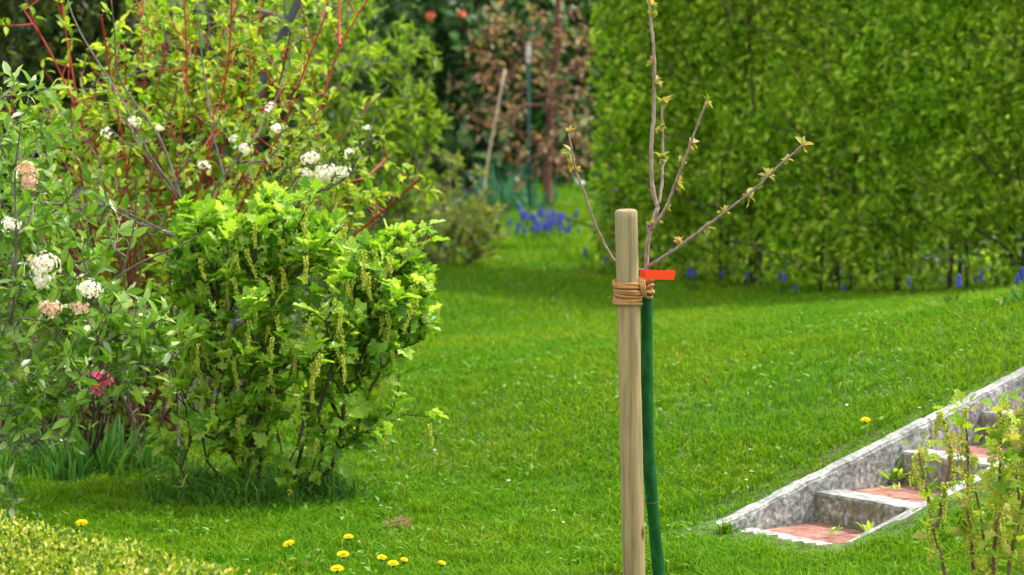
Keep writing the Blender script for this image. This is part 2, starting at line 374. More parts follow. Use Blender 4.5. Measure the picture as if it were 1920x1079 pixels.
P = np.stack([xy[:, 0], xy[:, 1], terrain(xy[:, 0], xy[:, 1])-.004], 1)
wd = .0032+.0030*rng.random(len(xy)); wd = wd*(1+np.clip((xy[:, 1]-11)*.07, 0, .7))*np.where(xy[:, 1] > 21, 2.2, 1); h = h*np.where(xy[:, 1] > 20, 2.2, 1)*(1+.22*(1-sstep(9.6, 11.0, xy[:, 1])))
lawn = blades(P, h, wd, .95, name='lawn_grass', mat=M['grass'])
tag(lawn, 'short bright green lawn grass with yellowish patches', 'grass', kind='stuff')
# green ground cover on the beds
x, y = scatter(60000, 9.5, 24, .18, .5); k = ~is_lawn(x, y) & ~in_stairs(x, y, .3); x, y = x[k], y[k]; n = len(x)
gcz = np.array([noise.noise(Vector((a*1.1, b*1.1, 5))) for a, b in zip(x, y)]); zz = (.03+.07*np.clip(gcz+.5, 0, 1))*rng.random(n)
mb = MB(); mb.bake(OVATE, np.stack([x, y, terrain(x, y)+.01+zz], 1), frames(rand_dirs(n)+np.array([0, 0, .3]), rand_dirs(n)*.7+np.array([0, -.2, 1.])), .03+.03*rng.random(n))
tag(mb.build('ground_cover', leafmat('ground_cover_leaves', [(.02,.06,.008),(.05,.13,.012),(.10,.20,.02)], trans=.3)), 'low dark green ground cover between the shrubs of the beds', 'ground cover', kind='stuff')
# broad clover leaves among the grass
x, y = scatter(5000, 8.3, 13, .17, .3); k = is_lawn(x, y) & ~in_stairs(x, y, .02); x, y = x[k], y[k]
cz = np.array([noise.noise(Vector((a*1.7, b*1.7, 9))) for a, b in zip(x, y)]); k = cz > .0; x, y = x[k], y[k]
mb = MB(); n = len(x); D = rand_dirs(n); D[:, 2] = abs(D[:, 2])*.5
mb.bake(SMALL, np.stack([x, y, terrain(x, y)+.02+.02*rng.random(n)], 1), frames(D, np.array([0, 0, 1.])+.5*rand_dirs(n)), .018+.014*rng.random(n))
tag(mb.build('clover_leaves', leafmat('clover', [(.06,.20,.02),(.12,.30,.02),(.18,.36,.05)], trans=.4)), 'small broad clover leaves scattered through the lawn', 'clover', kind='stuff')
def tuft_grass(spec, name, label, mat, hmin, hmax, cat='grass'):
    Ps, hs = [], []
    for (px, py, rx, ry, n) in spec:
        g = on_ground(px, py); a = rng.normal(size=(n, 2))*(.8 if name == 'long_grass' else .55)
        xx = g[0]+a[:, 0]*rx; yy = g[1]+a[:, 1]*ry
        Ps.append(np.stack([xx, yy, terrain(xx, yy)-.01], 1)); hs.append((hmin+(hmax-hmin)*rng.random(n))*np.exp(-.16*(a**2).sum(1)/.4))
    P = np.concatenate(Ps); h = np.concatenate(hs)
    k = ~in_stairs(P[:, 0], P[:, 1], -.02); P, h = P[k], h[k]
    return tag(blades(P, h, .005+.004*rng.random(len(P)), 1.1, name=name, mat=mat), label, cat, kind='stuff')
tuft_grass([(370,940,.16,.22,900),(470,955,.20,.16,1100),(590,940,.16,.15,700),(300,900,.2,.2,500),(80,890,.3,.15,500),(520,900,.2,.2,600)], 'long_grass',
           'dark long grass growing round the foot of the currant bush', M['long_grass'], .08, .20)
tuft_grass([(1060,410,.3,.8,1600),(960,430,.4,.5,900),(1110,490,.3,.3,500)], 'pale_meadow_grass',
           'pale unmown grass round the blue flowers at the back of the lawn', M['grass'], .08, .20)
tuft_grass([(px, 492+(px-1100)*.07, .15, .2, 260) for px in range(1120, 1990, 60)], 'hedge_foot_grass',
           'dark uncut grass along the foot of the tall hedge', M['long_grass'], .05, .12)
tuft_grass([(1358,1000,.03,.03,60),(1420,1030,.05,.02,40),(1490,1052,.05,.02,50),(1560,1072,.05,.03,80),(1650,1030,.08,.03,180),(1760,985,.08,.03,150)], 'kerb_grass',
           'grass tufts leaning over the edge of the lowest stone step', M['grass'], .04, .085)

# ---------------------------------------------------------------- garden steps
steps = empty('garden_steps', (P0[0], P0[1], 0), 'short flight of stone steps with red tiled treads sunk between sloping granite side walls', 'steps')
def SW(s, w, z): return np.array([P0[0]+s*U2[0]+w*W2[0], P0[1]+s*U2[1]+w*W2[1], z])
def rough_prism(mb, s0, s1, w0, w1, zt0, zt1, zb0, zb1, ns, nw, nzv, jit, bev=.008, seed=0):
    """block between s0..s1, w0..w1, sloping top zt0->zt1, sloping bottom; surface grid jittered by noise"""
    def pt(a, b, c):
        s = s0+(s1-s0)*a; w = w0+(w1-w0)*b; zt = zt0+(zt1-zt0)*a; zb = zb0+(zb1-zb0)*a; z = zb+(zt-zb)*c
        ea = min(a*(s1-s0), (1-a)*(s1-s0)); eb = min(b, 1-b)*abs(w1-w0); ec = (1-c)*(zt-zb)
        p = SW(s, w, z); q = Vector(p*23)+Vector((seed, 0, 0)); q2 = Vector(p*70)
        d = noise.noise_vector(q)*jit+noise.noise_vector(q2)*jit*.5
        if eb < 1e-6 and ec < 1e-6: d += Vector((0, 0, -bev*.6))
        return p+np.array(d)
    cache = {}; V = []; F = []
    def vid(i, j, k):
        key = (i, j, k)
        if key not in cache: cache[key] = len(V); V.append(pt(i/ns, j/nw, k/nzv))
        return cache[key]
    for i in range(ns):
        for j in range(nw): F.append([vid(i, j, nzv), vid(i, j+1, nzv), vid(i+1, j+1, nzv), vid(i+1, j, nzv)])
        for k in range(nzv):
            F.append([vid(i, 0, k), vid(i, 0, k+1), vid(i+1, 0, k+1), vid(i+1, 0, k)]); F.append([vid(i, nw, k), vid(i+1, nw, k), vid(i+1, nw, k+1), vid(i, nw, k+1)])
    for j in range(nw):
        for k in range(nzv):
            F.append([vid(0, j, k), vid(0, j+1, k), vid(0, j+1, k+1), vid(0, j, k+1)]); F.append([vid(ns, j, k), vid(ns, j, k+1), vid(ns, j+1, k+1), vid(ns, j+1, k)])
    mb.add(np.array(V), F)
org = np.array([P0[0], P0[1], 0])
SL = .268; RUN = .388; RISE = .0925; WID = .465
mb = MB(); s = -.06; seeds = 0
mb2 = mb
cuts = [-.10, .93, 2.3]
for a, b in zip(cuts[:-1], cuts[1:]):
    rough_prism(mb, a+.002, b-.002, -.050, 0, SL*a+.011, SL*b+.011, SL*a-.22, SL*b-.30, int((b-a)/.03), 4, 10, .0045, seed=a)
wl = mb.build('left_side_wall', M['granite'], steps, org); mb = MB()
for a, b in zip(cuts[:-1], cuts[1:]): rough_prism(mb, a+.003, b-.003, -.052, -.006, SL*a+.019, SL*b+.019, SL*a-.004, SL*b-.004, int((b-a)/.03), 4, 1, .0045, bev=.006, seed=a)
mb.build('worn_lit_edge', M['worn_lit_top'], wl, org)
mb = MB(); cuts = [-.03, .72, 1.5, 2.3]
for a, b in zip(cuts[:-1], cuts[1:]):
    rough_prism(mb, a+.002, b-.002, WID, WID+.055, SL*a-.004, SL*b-.004, SL*a-.22, SL*b-.30, int((b-a)/.03), 3, 8, .005, seed=a+5)
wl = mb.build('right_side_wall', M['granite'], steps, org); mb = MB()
for a, b in zip(cuts[:-1], cuts[1:]): rough_prism(mb, a+.003, b-.003, WID+.004, WID+.053, SL*a+.003, SL*b+.003, SL*a-.018, SL*b-.018, int((b-a)/.03), 4, 1, .0045, bev=.006, seed=a+5)
mb.build('worn_lit_edge', M['worn_lit_top'], wl, org)
for i in range(6):
    s0 = RUN*i; z = [-.012,.073,.169,.267,.36,.455][i]
    mb = MB(); rough_prism(mb, s0, s0+.105, .003, WID-.003, z, z, z-.16, z-.16, 5, 20, 7, .0035, seed=i*3+1)
    st = mb.build('step', M['granite_step'], steps, org)
    mb = MB(); rough_prism(mb, s0+.004, s0+.103, .004, WID-.004, z+.009, z+.009, z-.002, z-.002, 5, 20, 1, .003, bev=.004, seed=i*3+1.5)
    e = mb.build('step_edge', M['kerb_top'], st, org)
    mb = MB()
    for j in range(2):
        rough_prism(mb, s0+.108, s0+RUN-.003, .004+j*.23, .004+j*.23+.225, z-.004, z-.004, z-.07, z-.07, 8, 6, 2, .0015, bev=.003, seed=i+j)
    mb.build('tile_tread', M['tile'], st, org)
def weed(name, s, w, z, n, size, label):
    p = SW(s, w, z); mb = MB(); D = rand_dirs(n); D[:, 2] = abs(D[:, 2])*.8+.25
    mb.bake(NARROW, np.tile(p, (n, 1))+rng.normal(size=(n, 3))*np.array([.012, .012, .004]), frames(D, np.array([0, 0, 1.])+.3*rand_dirs(n)), size*(.6+.7*rng.random(n)))
    tag(mb.build(name, M['currant'], None, p), label, 'weed')
weed('step_weed', .28, .36, 0, 16, .055, 'leafy green weed growing against the riser of the second step')
weed('step_weed', .30, .44, 0, 12, .06, 'upright weed in the right corner of the lowest tread beside the kerb')
weed('step_weed', .20, .27, 0, 9, .032, 'low small-leaved weed on the lowest red tread')
weed('step_weed', .74, .02, .09, 22, .05, 'dark weed tuft in the corner under the third step by the wall')
weed('step_weed', .60, .15, .09, 12, .025, 'tiny yellow green seedlings at the back of the second red tread')

# ---------------------------------------------------------------- stake, guard, sapling, rope, tag
top, bot = at(1174, 397, 9.0), at(1190, 1118, 9.0); bot[2] = float(terrain(bot[0], bot[1]))-.05
mb = MB(); n = 60; ax = top-bot; Pp = [bot+ax*t for t in np.linspace(0, 1, n)]
Pp[-1] = top; rad = [.0330-.0012*t for t in np.linspace(0, 1, n)]
Pp += [top+ax*.003, top+ax*.0055]; rad += [.0290, .0225]
rad = [r*(1+.018*math.sin(i*.7)*math.sin(i*.23)) for i, r in enumerate(rad)]
mb.tube(Pp, rad, k=28)
tag(mb.build('tree_stake', M['stake'], None, bot, smooth=True), 'thick round pale timber stake with chamfered top beside the young tree', 'stake')
def spt(px, py, d=9.07): return at(px, py, d)
gbase = spt(1238, 1122, 9.05); gbase[2] = float(terrain(gbase[0], gbase[1]))
trunk_line = [gbase+np.array([0, 0, -.03])]+[spt(*p) for p in [(1236,1079),(1228,1000),(1222,930),(1217,860),(1214,780),(1213,680),(1213,600),(1213,550)]]
guard = empty('trunk_guard', gbase, 'dark green plastic sleeve wrapped round the thin trunk beside the stake', 'tree guard')
tl = smooth_path(trunk_line, .02); mb = MB()
a0 = rng.random(); Rg = .0175*(1+.05*np.sin(np.arange(len(tl))*.5))
mb.tube(tl, Rg, k=16, wob=.03); mb.build('sleeve', M['guard'], guard, gbase, smooth=True)
mb = MB()
th = np.linspace(0, 2*math.pi, 30)
for pxy in [(1222, 940)]:
    c = spt(*pxy); mb.tube([c+np.array([math.cos(a)*.0182, math.sin(a)*.0182, .004*math.sin(a)]) for a in th], .0016, k=5)
mb.build('sleeve_seam', M['dark_stem'], guard, gbase)
sap = empty('apple_sapling', gbase, 'young bare-branched fruit tree with small bronze leaf tufts, tied to the stake', 'young tree')
mb = MB()
trunk_top = [spt(*p) for p in [(1213,550),(1212,500),(1215,450),(1224,415),(1234,388)]]
tt = smooth_path(trunk_line[:-1]+trunk_top, .02); rr = np.linspace(.0135, .0062, len(tt)); mb.tube(tt, rr, k=8, wob=.12)
mb.tube([spt(1217,455), spt(1214.5,428), spt(1213.5,416)], [.005,.0042,.0040], k=7)
mb.build('trunk', M['sap_bark'], sap, gbase, smooth=True)
BR = [([(1212,508,9.08),(1180,502,9.10),(1150,486,9.10),(1120,430,9.08),(1096,365,9.05),(1078,315,9.03),(1067,252,9.0)], .0045, .0026),
      ([(1234,390,9.07),(1224,357,9.07),(1221,286,9.06),(1226,204,9.07),(1226,102,9.06),(1219,20,9.06),(1214,-70,9.05)], .0062, .0035),
      ([(1236,382,9.07),(1241,340,9.10),(1243,286,9.12),(1241,197,9.13)], .0045, .0028),
      ([(1222,432,9.06),(1249,388,9.04),(1275,321,9.0),(1300,255,8.97),(1324,191,8.95)], .0052, .0027),
      ([(1214,502,9.07),(1260,472,9.03),(1310,435,8.98),(1400,367,8.9),(1460,312,8.85),(1506,271,8.82)], .0052, .0028)]
TU = [[(1069,243,1.2),(1064,283,1.0),(1068,308,1.1),(1083,316,.7)],
      [(1220,12,.9),(1220,38,.9),(1212,118,.9),(1238,157,1.1),(1217,355,.5)],
      [(1247,188,1.3),(1232,247,1.0),(1246,238,.7),(1241,300,1.2)],
      [(1325,190,1.0),(1304,268,1.1),(1272,300,1.2),(1272,348,1.1),(1251,392,.6),(1221,420,.8),(1240,418,.7)],
      [(1503,272,1.2),(1464,294,.9),(1436,328,1.1),(1411,370,1.3),(1352,386,1.1),(1325,432,1.2),(1270,450,.9)]]
for (path, r0, r1), tufts in zip(BR, TU):
    pp = smooth_path([spt(*p) for p in path], .012)
    nodes = np.arange(len(pp)); rad = np.linspace(r0, r1, len(pp)); rad = rad*(1+.22*(np.mod(nodes, 9) == 4))
    pp[1:-1] += rng.normal(size=(len(pp)-2, 3))*.0008
    mb = MB(); mb.tube(pp, rad, k=7, wob=.1); br = mb.build('branch', M['sap_bark'], sap, gbase, smooth=True)
    for (px, py, sc) in tufts:
        mb = MB(); c = at(px, py, 9.07); i = np.argmin(np.linalg.norm((pp-c)*np.array([1, .2, 1]), axis=1)); c0 = pp[i]
        away = unit((c-c0)*np.array([1, .2, 1])+np.array([.0, -.002, .004])); nl = 9
        D = away[None]*1.0+rand_dirs(nl)*1.0+np.array([0, 0, .15]); Nn = np.array([0, -.2, 1.])+.8*rand_dirs(nl)
        mb.bake(OVATE, np.tile(c0+away*.004, (nl, 1)), frames(D, Nn), sc*(.016+.016*rng.random(nl)))
        mb.tube([c0, c0+away*.012*sc], [.0022, .001], k=5)
        mb.build('leaf_tuft', M['sap_leaf'], br, gbase)
# rope
rope = empty('rope_binding', at(1177, 548, 9.0), 'brown coir rope wound in many turns round the stake and knotted to the sapling', 'rope')
ro = np.array(rope.location)
mb = MB(); pts = []
for t in np.linspace(0, 9, 9*26):
    yy = 525+ (t/9)*46+1.5*math.sin(t*2.1); c = at(1177+(yy-548)*.02, yy, 9.0); a = t*2*math.pi
    R = .0375+.0018*math.sin(t*5.3)+.0010*math.sin(t*17)
    pts.append(c+np.array([math.cos(a)*R, math.sin(a)*R, .0022*math.sin(a*1.0+t)]))
mb.tube(pts, .0047, k=7, wob=.12); mb.build('rope_coil', M['rope'], rope, ro, smooth=True)
mb = MB()
for j in range(7):
    yy = 526+j*4.6; pts = []; c = at(1211, yy, 9.06)
    for a in np.linspace(0, 2*math.pi, 26):
        q = .0235+.004*math.sin(j*2.1)-.0015*abs(j-3); pts.append(c+np.array([math.cos(a)*q*.85, math.sin(a)*q, .009*math.cos(a+.6)*(1 if j % 2 else -.6)]))
    mb.tube(pts, .0050, k=7, wob=.12)
mb.build('rope_knot', M['rope'], rope, ro, smooth=True); mb = MB()
c = at(1204, 540, 8.985)
for j in range(3): mb.tube(smooth_path([c+np.array([-.008+j*.006, -.004, .022]), c+np.array([-.002+j*.004, -.012, .0]), c+np.array([.004+j*.002, -.004, -.022])], .004), .0046, k=7)
mb.build('knot_tie', M['rope'], rope, ro, smooth=True)
for (dx, dy, l) in ((1146,556,-.014),(1203,520,.012),(1222,547,.010)):
    mb = MB(); c = at(dx, dy, 8.98); mb.tube([c, c+np.array([l, 0, -.006])], [.0012, .0004], k=4); mb.build('frayed_end', M['rope'], rope, ro)
# orange tag
c = at(1206, 514, 9.03); mb = MB(); V = []; F = []
prof = [(-.008,.016),(-.004,-.001),(.006,-.0165),(.016,-.014),(.030,-.010),(.050,-.006),(.070,-.0035),(.092,-.004)]
for i, (x, y) in enumerate(prof):
    zt = .0125-.05*x*.9*.5; zb = -.0145-.05*x*.5
    if i == len(prof)-1: x2 = x-.005
    else: x2 = x
    V += [c+np.array([x, y, zt]), c+np.array([x2, y, zb]), c+np.array([x, y+.0012, zt]), c+np.array([x2, y+.0012, zb])]
for i in range(len(prof)-1):
    a = i*4; b = a+4; F += [[a, a+1, b+1, b], [a+2, b+2, b+3, a+3], [a, b, b+2, a+2], [a+1, a+3, b+3, b+1]]
F += [[0, 2, 3, 1], [len(V)-4, len(V)-3, len(V)-1, len(V)-2]]
mb.add(np.array(V), F, .5)
tag(mb.build('plant_tag', M['tag'], None, c), 'bright orange plastic tag looped round the sapling trunk above the rope', 'tag')

# ---------------------------------------------------------------- shrub machinery
def ell_sample(ells, n, shell=.55):
    """ells: (px,py,d,rx_px,ry_px,rd_m,weight)"""
    wts = np.array([e[6] for e in ells], float); wts /= wts.sum(); ii = rng.choice(len(ells), n, p=wts)
    D = rand_dirs(n); r = (shell+(1-shell)*rng.random(n)**.6)
    C = np.array([at(e[0], e[1], e[2]) for e in ells]); Rr = np.array([(e[3]*e[2]/F_PX, e[5], e[4]*e[2]/F_PX) for e in ells])
    P = C[ii]+D*r[:, None]*Rr[ii]
    P += rng.normal(size=P.shape)*.03*(.6+.9*(rng.random((n, 1)) < .15))
    return P
def grow(bases, tips, seg=.07, up=.5, jit=.012, dpen=.35):
    """joins every tip to the nearest grown node; returns chains (list of node idx lists), positions, tips-served count"""
    pos = [np.array(b, float) for b in bases]; par = [-1]*len(pos); dist = [0.]*len(pos)
    c = np.mean(bases, axis=0); order = np.argsort(np.linalg.norm(tips-c, axis=1)); chains = []
    for t in tips[order]:
        A = np.array(pos); dv = t-A; L = np.linalg.norm(dv, axis=1)
        cost = L+dpen*np.array(dist)-.15*dv[:, 2]/np.maximum(L, .01)*.3; cost += (A[:, 2] > t[2]+.05)*.4
        k = int(np.argmin(cost)); a = pos[k]; Ld = np.linalg.norm(t-a); m = max(2, int(Ld/seg)); prev = k; ch = [k]
        bow = np.array([0, 0, 1.])*Ld*.18*up+rng.normal(size=3)*Ld*.05
        for q in range(1, m+1):
            f = q/m; p = a+(t-a)*f+bow*4*f*(1-f)*.5+(rng.normal(size=3)*jit if q < m else 0)
            pos.append(p); par.append(prev); dist.append(dist[prev]+Ld/m); prev = len(pos)-1; ch.append(prev)
        chains.append(ch)
    served = np.zeros(len(pos))
    for ch in chains:
        k = ch[-1]
        while k != -1: served[k] += 1; k = par[k]
    return np.array(pos), chains, served
def stems_mesh(mb, pos, chains, served, r0, pw=.45, k=5, rmax=.03):
    for ch in chains:
        r = np.minimum(r0*np.maximum(served[ch], 1)**pw, rmax); r[0] = min(r[0], r[1]*1.05); r[-1] *= .6
        mb.tube(pos[ch], r, k=k, cap=False)
def leaf_on(mb, pos, chains, tpl, per, size, frac=.7, spread=1.0, upn=1.0, droop=0., centre=None, outw=.5, var=.45, cl=.012, rnd=None, gap=None):
    PP, DD = [], []
    for ch in chains:
        p = pos[ch]; 
        for _ in range(rng.poisson(per)):
            f = 1-frac*rng.random()**1.4; x = f*(len(ch)-1); i = min(int(x), len(ch)-2); PP.append(p[i]+(p[i+1]-p[i])*(x-i)); DD.append(p[i+1]-p[i])
    P = np.array(PP); DD = np.array(DD)
    if gap:
        gx_, gy_ = project(P[:, 0], P[:, 1], P[:, 2]); kk = np.hypot(gx_-gap[0], gy_-gap[1]) > gap[2]; P = P[kk]; DD = DD[kk]
    n = len(P); D = unit(DD)*.5+rand_dirs(n)*spread+np.array([0, 0, -droop])
    if centre is not None: D += unit(P-centre)*outw
    Nn = np.array([0, 0, upn])+rand_dirs(n)*.7+(unit(P-centre)*.5 if centre is not None else 0)
    mb.bake(tpl, P+rand_dirs(n)*cl, frames(D, Nn), size*(1-var+2*var*rng.random(n)), rnd)
def shrub(name, label, cat, base_px, ells, ntips, tpl, per, size, mleaf, mstem, r0=.0022, nb=8, bspread=.1, shell=.5, base_d=None, base=None, group=None, **kw):
    b = on_ground(*base_px) if base is None else np.array(base, float); root = empty(name, b, label, cat, group)
    bases = [b+np.array([random.uniform(-1, 1)*bspread, random.uniform(-1, 1)*bspread, -.03]) for _ in range(nb)]
    tips = ell_sample(ells, ntips, shell); tips = tips[np.array([noise.noise(Vector(t)*(6.5 if name == 'currant_bush' else 2.5)) < .20 for t in tips])]; tips[:, 2] = np.maximum(tips[:, 2], b[2]+.05)
    gk = {k: kw.pop(k) for k in ('seg', 'up', 'jit', 'dpen') if k in kw}
    pos, ch, sv_ = grow(bases, tips, **gk)
    mb = MB(); stems_mesh(mb, pos, ch, sv_, r0, rmax=.0065 if name == 'currant_bush' else .03); mb.build('stems', mstem, root, b, smooth=True)
    mb = MB(); c = np.array([tips[:, 0].mean(), tips[:, 1].mean(), b[2]+.3*(tips[:, 2].mean()-b[2])])
    leaf_on(mb, pos, ch, tpl, per, size, centre=c, **kw); mb.build('foliage', mleaf, root, b)
    return root, b, pos, ch
# flower tassels
def tassel_mesh(L, n, seed):
    r = np.random.default_rng(seed); mb = MB(); t = np.linspace(0, 1, n)
    path = np.stack([.10*L*np.sin(t*2+seed), .06*L*np.cos(t*3), -t*L], 1)
    mb.tube(path, .0008, k=4)
    for j in range(3):
        ang = np.arange(n)*2.4+j*2.1; rad = .0048*(1-.5*t)+.0012
        P = path+np.stack([np.cos(ang)*rad, np.sin(ang)*rad, r.normal(size=n)*.002], 1)
        mb.bake(OCTA, P, frames(r.normal(size=(n, 3)), np.array([0, 0, 1.])+0*P), (.0045*(1-.4*t))*(.8+.4*r.random(n)))
    return make_mesh('flower_tassel', np.concatenate(mb.V), mb.L, mb.T, M['tassel'], np.concatenate(mb.R))
TASS = [tassel_mesh(L, n, s) for L, n, s in ((.085, 15, 1), (.105, 18, 2), (.06, 11, 3), (.075, 13, 4))]
def hang_tassels(root, b, P, sc=1.0):
    for p in P:
        o = link('flower_tassel', random.choice(TASS), root); o.location = p-b; s = sc*random.uniform(.9, 1.25)
        o.scale = (s*1.05, s*1.05, s); o.rotation_euler = (random.uniform(-.2, .2), random.uniform(-.2, .2), random.uniform(0, 6.3))

# ---------------------------------------------------------------- currant bush (centre left)
cur, cb, cpos, cch = shrub('currant_bush', 'dense bright green currant bush with lobed leaves and hanging yellow flower tassels on the lawn', 'shrub', (500, 925),
    [(500,850,10.6,105,50,.25,.55),(790,470,10.5,22,30,.06,.12),(350,400,10.6,50,40,.15,.3),(610,400,10.5,60,45,.15,.4),(760,750,10.5,30,16,.06,.12),(730,570,10.5,75,95,.2,1.4),(480,420,10.65,110,60,.22,1.2),(470,560,10.6,150,180,.34,3),(610,590,10.5,150,150,.32,3),(400,470,10.7,100,90,.25,1.3),(540,460,10.6,120,75,.25,1.3),(690,560,10.5,95,90,.22,1.5),
     (610,740,10.5,120,110,.25,1.3),(400,700,10.5,110,110,.28,1.4),(500,740,10.6,140,100,.3,1.3),(730,465,10.5,26,36,.06,.22),(775,510,10.5,30,26,.06,.2),(740,640,10.5,50,50,.12,.4),(350,590,10.6,70,140,.25,.9),(380,780,10.6,40,50,.2,.25),(330,850,10.5,45,30,.08,.3),(700,790,10.5,55,22,.08,.22)],
    880, LOBED, 8.0, .050, M['currant'], M['dark_stem'], nb=34, bspread=.19, frac=.75, cl=.018, var=.6, shell=.35, up=.45, dpen=.75)
tipP = np.array([cpos[c[-1]] for c in cch]); prj = project(tipP[:, 0], tipP[:, 1], tipP[:, 2])
front = tipP[(tipP[:, 1] < cb[1]+.08)]; front = front[np.argsort(front[:, 1])]
sel = front[rng.permutation(min(len(front), 180))[:84]].copy(); sel[:, 2] -= .02; sel[:, 1] -= .045
hang_tassels(cur, cb, sel, .85)
# ---------------------------------------------------------------- red-stemmed dogwood
dbase = on_ground(250, 842); dog = empty('dogwood_shrub', dbase, 'tall dogwood with bright red stems and fresh yellow green leaves behind the currant bush', 'shrub')
DS = [[(45,20),(95,100),(150,225),(215,420),(250,700)],[(110,-40),(130,100),(160,260),(215,480),(260,720)],[(190,30),(205,130),(235,300),(250,520),(265,720)],
      [(268,-30),(268,90),(275,260),(280,470),(275,720)],[(345,-10),(350,160),(330,330),(300,560),(285,740)],[(435,-40),(430,90),(408,220),(350,430),(290,720)],
      [(492,-40),(478,110),(428,250),(370,420),(300,700)],[(610,30),(560,160),(520,260),(440,420),(310,720)],[(700,-20),(640,85),(600,200),(578,256),(480,440),(320,740)],
      [(640,-60),(636,30),(637,85)],[(790,335),(770,350),(720,395),(660,440),(500,560),(330,750)],[(725,295),(690,330),(620,360),(480,470),(310,730)],
      [(20,250),(70,350),(130,480),(190,640),(240,780)],[(-30,120),(40,260),(110,420),(190,620),(235,760)],[(310,60),(305,200),(300,380),(285,600),(270,780)],
      [(150,320),(175,460),(205,600),(240,780)],[(385,180),(365,300),(330,470),(300,640),(275,790)],[(30,440),(80,540),(150,680),(220,800)],[(230,380),(240,520),(250,650),(255,800)],
      [(390,60),(385,170),(360,330),(320,520),(285,760)],[(545,60),(520,170),(470,300),(400,440),(300,740)],[(600,330),(520,400),(400,540),(300,760)]]
dpaths = []
for i, path in enumerate(DS):
    d0 = 12.0+.5*math.sin(i*2.4); n = len(path)
    pts = [at(px+random.uniform(-6, 6)*(k > 2), py, d0+(11.95-d0)*k/n) for k, (px, py) in enumerate(path)]
    if i != 9: pts.append(dbase+np.array([random.uniform(-.32, .25), random.uniform(-.15, .25), -.02]))
    pp = smooth_path(pts, .05); dpaths.append(pp)
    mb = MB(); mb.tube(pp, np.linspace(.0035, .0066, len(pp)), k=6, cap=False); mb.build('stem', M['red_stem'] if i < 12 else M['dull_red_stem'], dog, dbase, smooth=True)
mb = MB()
for i in range(38):   # crowd of thinner basal stems
    b = dbase+np.array([random.gauss(0, .27), random.gauss(0, .2), 0]); b[2] = float(terrain(b[0], b[1]))-.02
    tx = random.uniform(-.75, .75); t = b+np.array([tx*.9, random.uniform(-.3, .4), random.uniform(.5, 1.35)])
    mb.tube(smooth_path([b, b+(t-b)*.5+np.array([-tx*.12, 0, .08]), t], .1), np.linspace(.0065, .003, len(smooth_path([b, b+(t-b)*.5+np.array([-tx*.12, 0, .08]), t], .1))), k=5, cap=False)
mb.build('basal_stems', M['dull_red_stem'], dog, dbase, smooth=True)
mbs, mbl = MB(), MB(); PP = []; CH = []; TW = []
for pp in dpaths:
    n = len(pp)
    for k in range(0, int(n*.62)):
        if rng.random() < .75:
            d = unit(rand_dirs(1)[0]+np.array([0, -.1, .6])); L = random.uniform(.05, .2); q = smooth_path([pp[k], pp[k]+d*L*.5+np.array([0, 0, .01]), pp[k]+d*L+np.array([0, 0, .03])], .03)
            CH.append(list(range(len(TW), len(TW)+len(q)))); TW += list(q); mbs.tube(q, np.linspace(.003, .0012, len(q)), k=4, cap=False)
TW = np.array(TW)
ext = ell_sample([(180,740,11.9,170,110,.3,1.6),(200,330,12.2,220,200,.4,2),(400,230,12.2,240,190,.35,2),(560,370,12.0,160,80,.25,1),(90,560,12.2,190,190,.35,1.6),(250,560,12.1,150,160,.3,1.2),(400,120,12.3,330,130,.35,1.6),(330,330,12.6,300,220,.3,1.5)], 1250, .2)
p2, c2, sv2 = grow([pp[len(pp)//2] for pp in dpaths]+[pp[len(pp)//3] for pp in dpaths]+[pp[int(len(pp)*.75)] for pp in dpaths], ext, seg=.06)
stems_mesh(mbs, p2, c2, sv2, .0019)
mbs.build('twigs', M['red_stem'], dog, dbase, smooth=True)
leaf_on(mbl, TW, CH, OVATE, 6, .040, frac=.6, cl=.008); leaf_on(mbl, p2, c2, OVATE, 7, .040, frac=.55, cl=.01)
mbl.build('foliage', M['dogwood'], dog, dbase)

# ---------------------------------------------------------------- blossoming shrub with grey branches
def flower_cluster(mb, c, r, n, petal, flat=.8):
    """dome of small five-petalled flowers"""
    D = rand_dirs(n); D[:, 1] -= .25; D[:, 2] += .2; D = unit(D+rand_dirs(n)*.35); P = c+(D*(.35+.75*rng.random((n, 1)))+np.array([random.uniform(-.5, .5), 0, random.uniform(-.3, .3)])*rng.random((n, 1)))*r*np.array([1, .7, flat])
    for j in range(5):
        a = j*2*math.pi/5; X = frames(np.cross(D, [0.1, .2, 1])+0, D); dirs = X[:, :, 0]*math.cos(a)+X[:, :, 1]*math.sin(a)
        mb.bake(SMALL, P, frames(dirs+D*.35, D), petal*(.8+.4*rng.random(n)))
bb = on_ground(345, 880); blo = empty('blossom_shrub', bb, 'thin grey-branched shrub with clusters of white blossom rising behind the currant bush', 'shrub')
GB = [[(330,880),(345,600),(360,420),(340,375),(280,290),(230,190),(150,60),(120,-20)],[(345,600),(330,445),(260,420),(170,370),(60,330),(-30,325)],
      [(360,420),(420,330),(470,270),(520,180),(560,60)],[(345,600),(440,430),(560,370),(600,330),(650,250),(730,160)],[(340,375),(300,260),(225,150),(215,60),(205,-30)],
      [(560,370),(640,340),(690,260),(700,220)],[(330,445),(300,430),(240,400),(200,380)],[(420,330),(400,250),(380,120),(370,20)]]
mb = MB(); gp = []
for i, path in enumerate(GB):
    pp = smooth_path([at(px, py, 11.35+.1*math.sin(i*1.7+k)) for k, (px, py) in enumerate(path)], .05)
    if i == 0: pp[0] = bb
    gp.append(pp); mb.tube(pp, np.linspace(.009 if i == 0 else .0055, .0022, len(pp)), k=6, cap=False)
ext = ell_sample([(230,240,11.35,190,190,.25,1.3),(500,290,11.3,170,110,.22,1.5),(640,290,11.3,90,70,.15,.9),(150,400,11.3,140,60,.2,.8)], 190, .1)
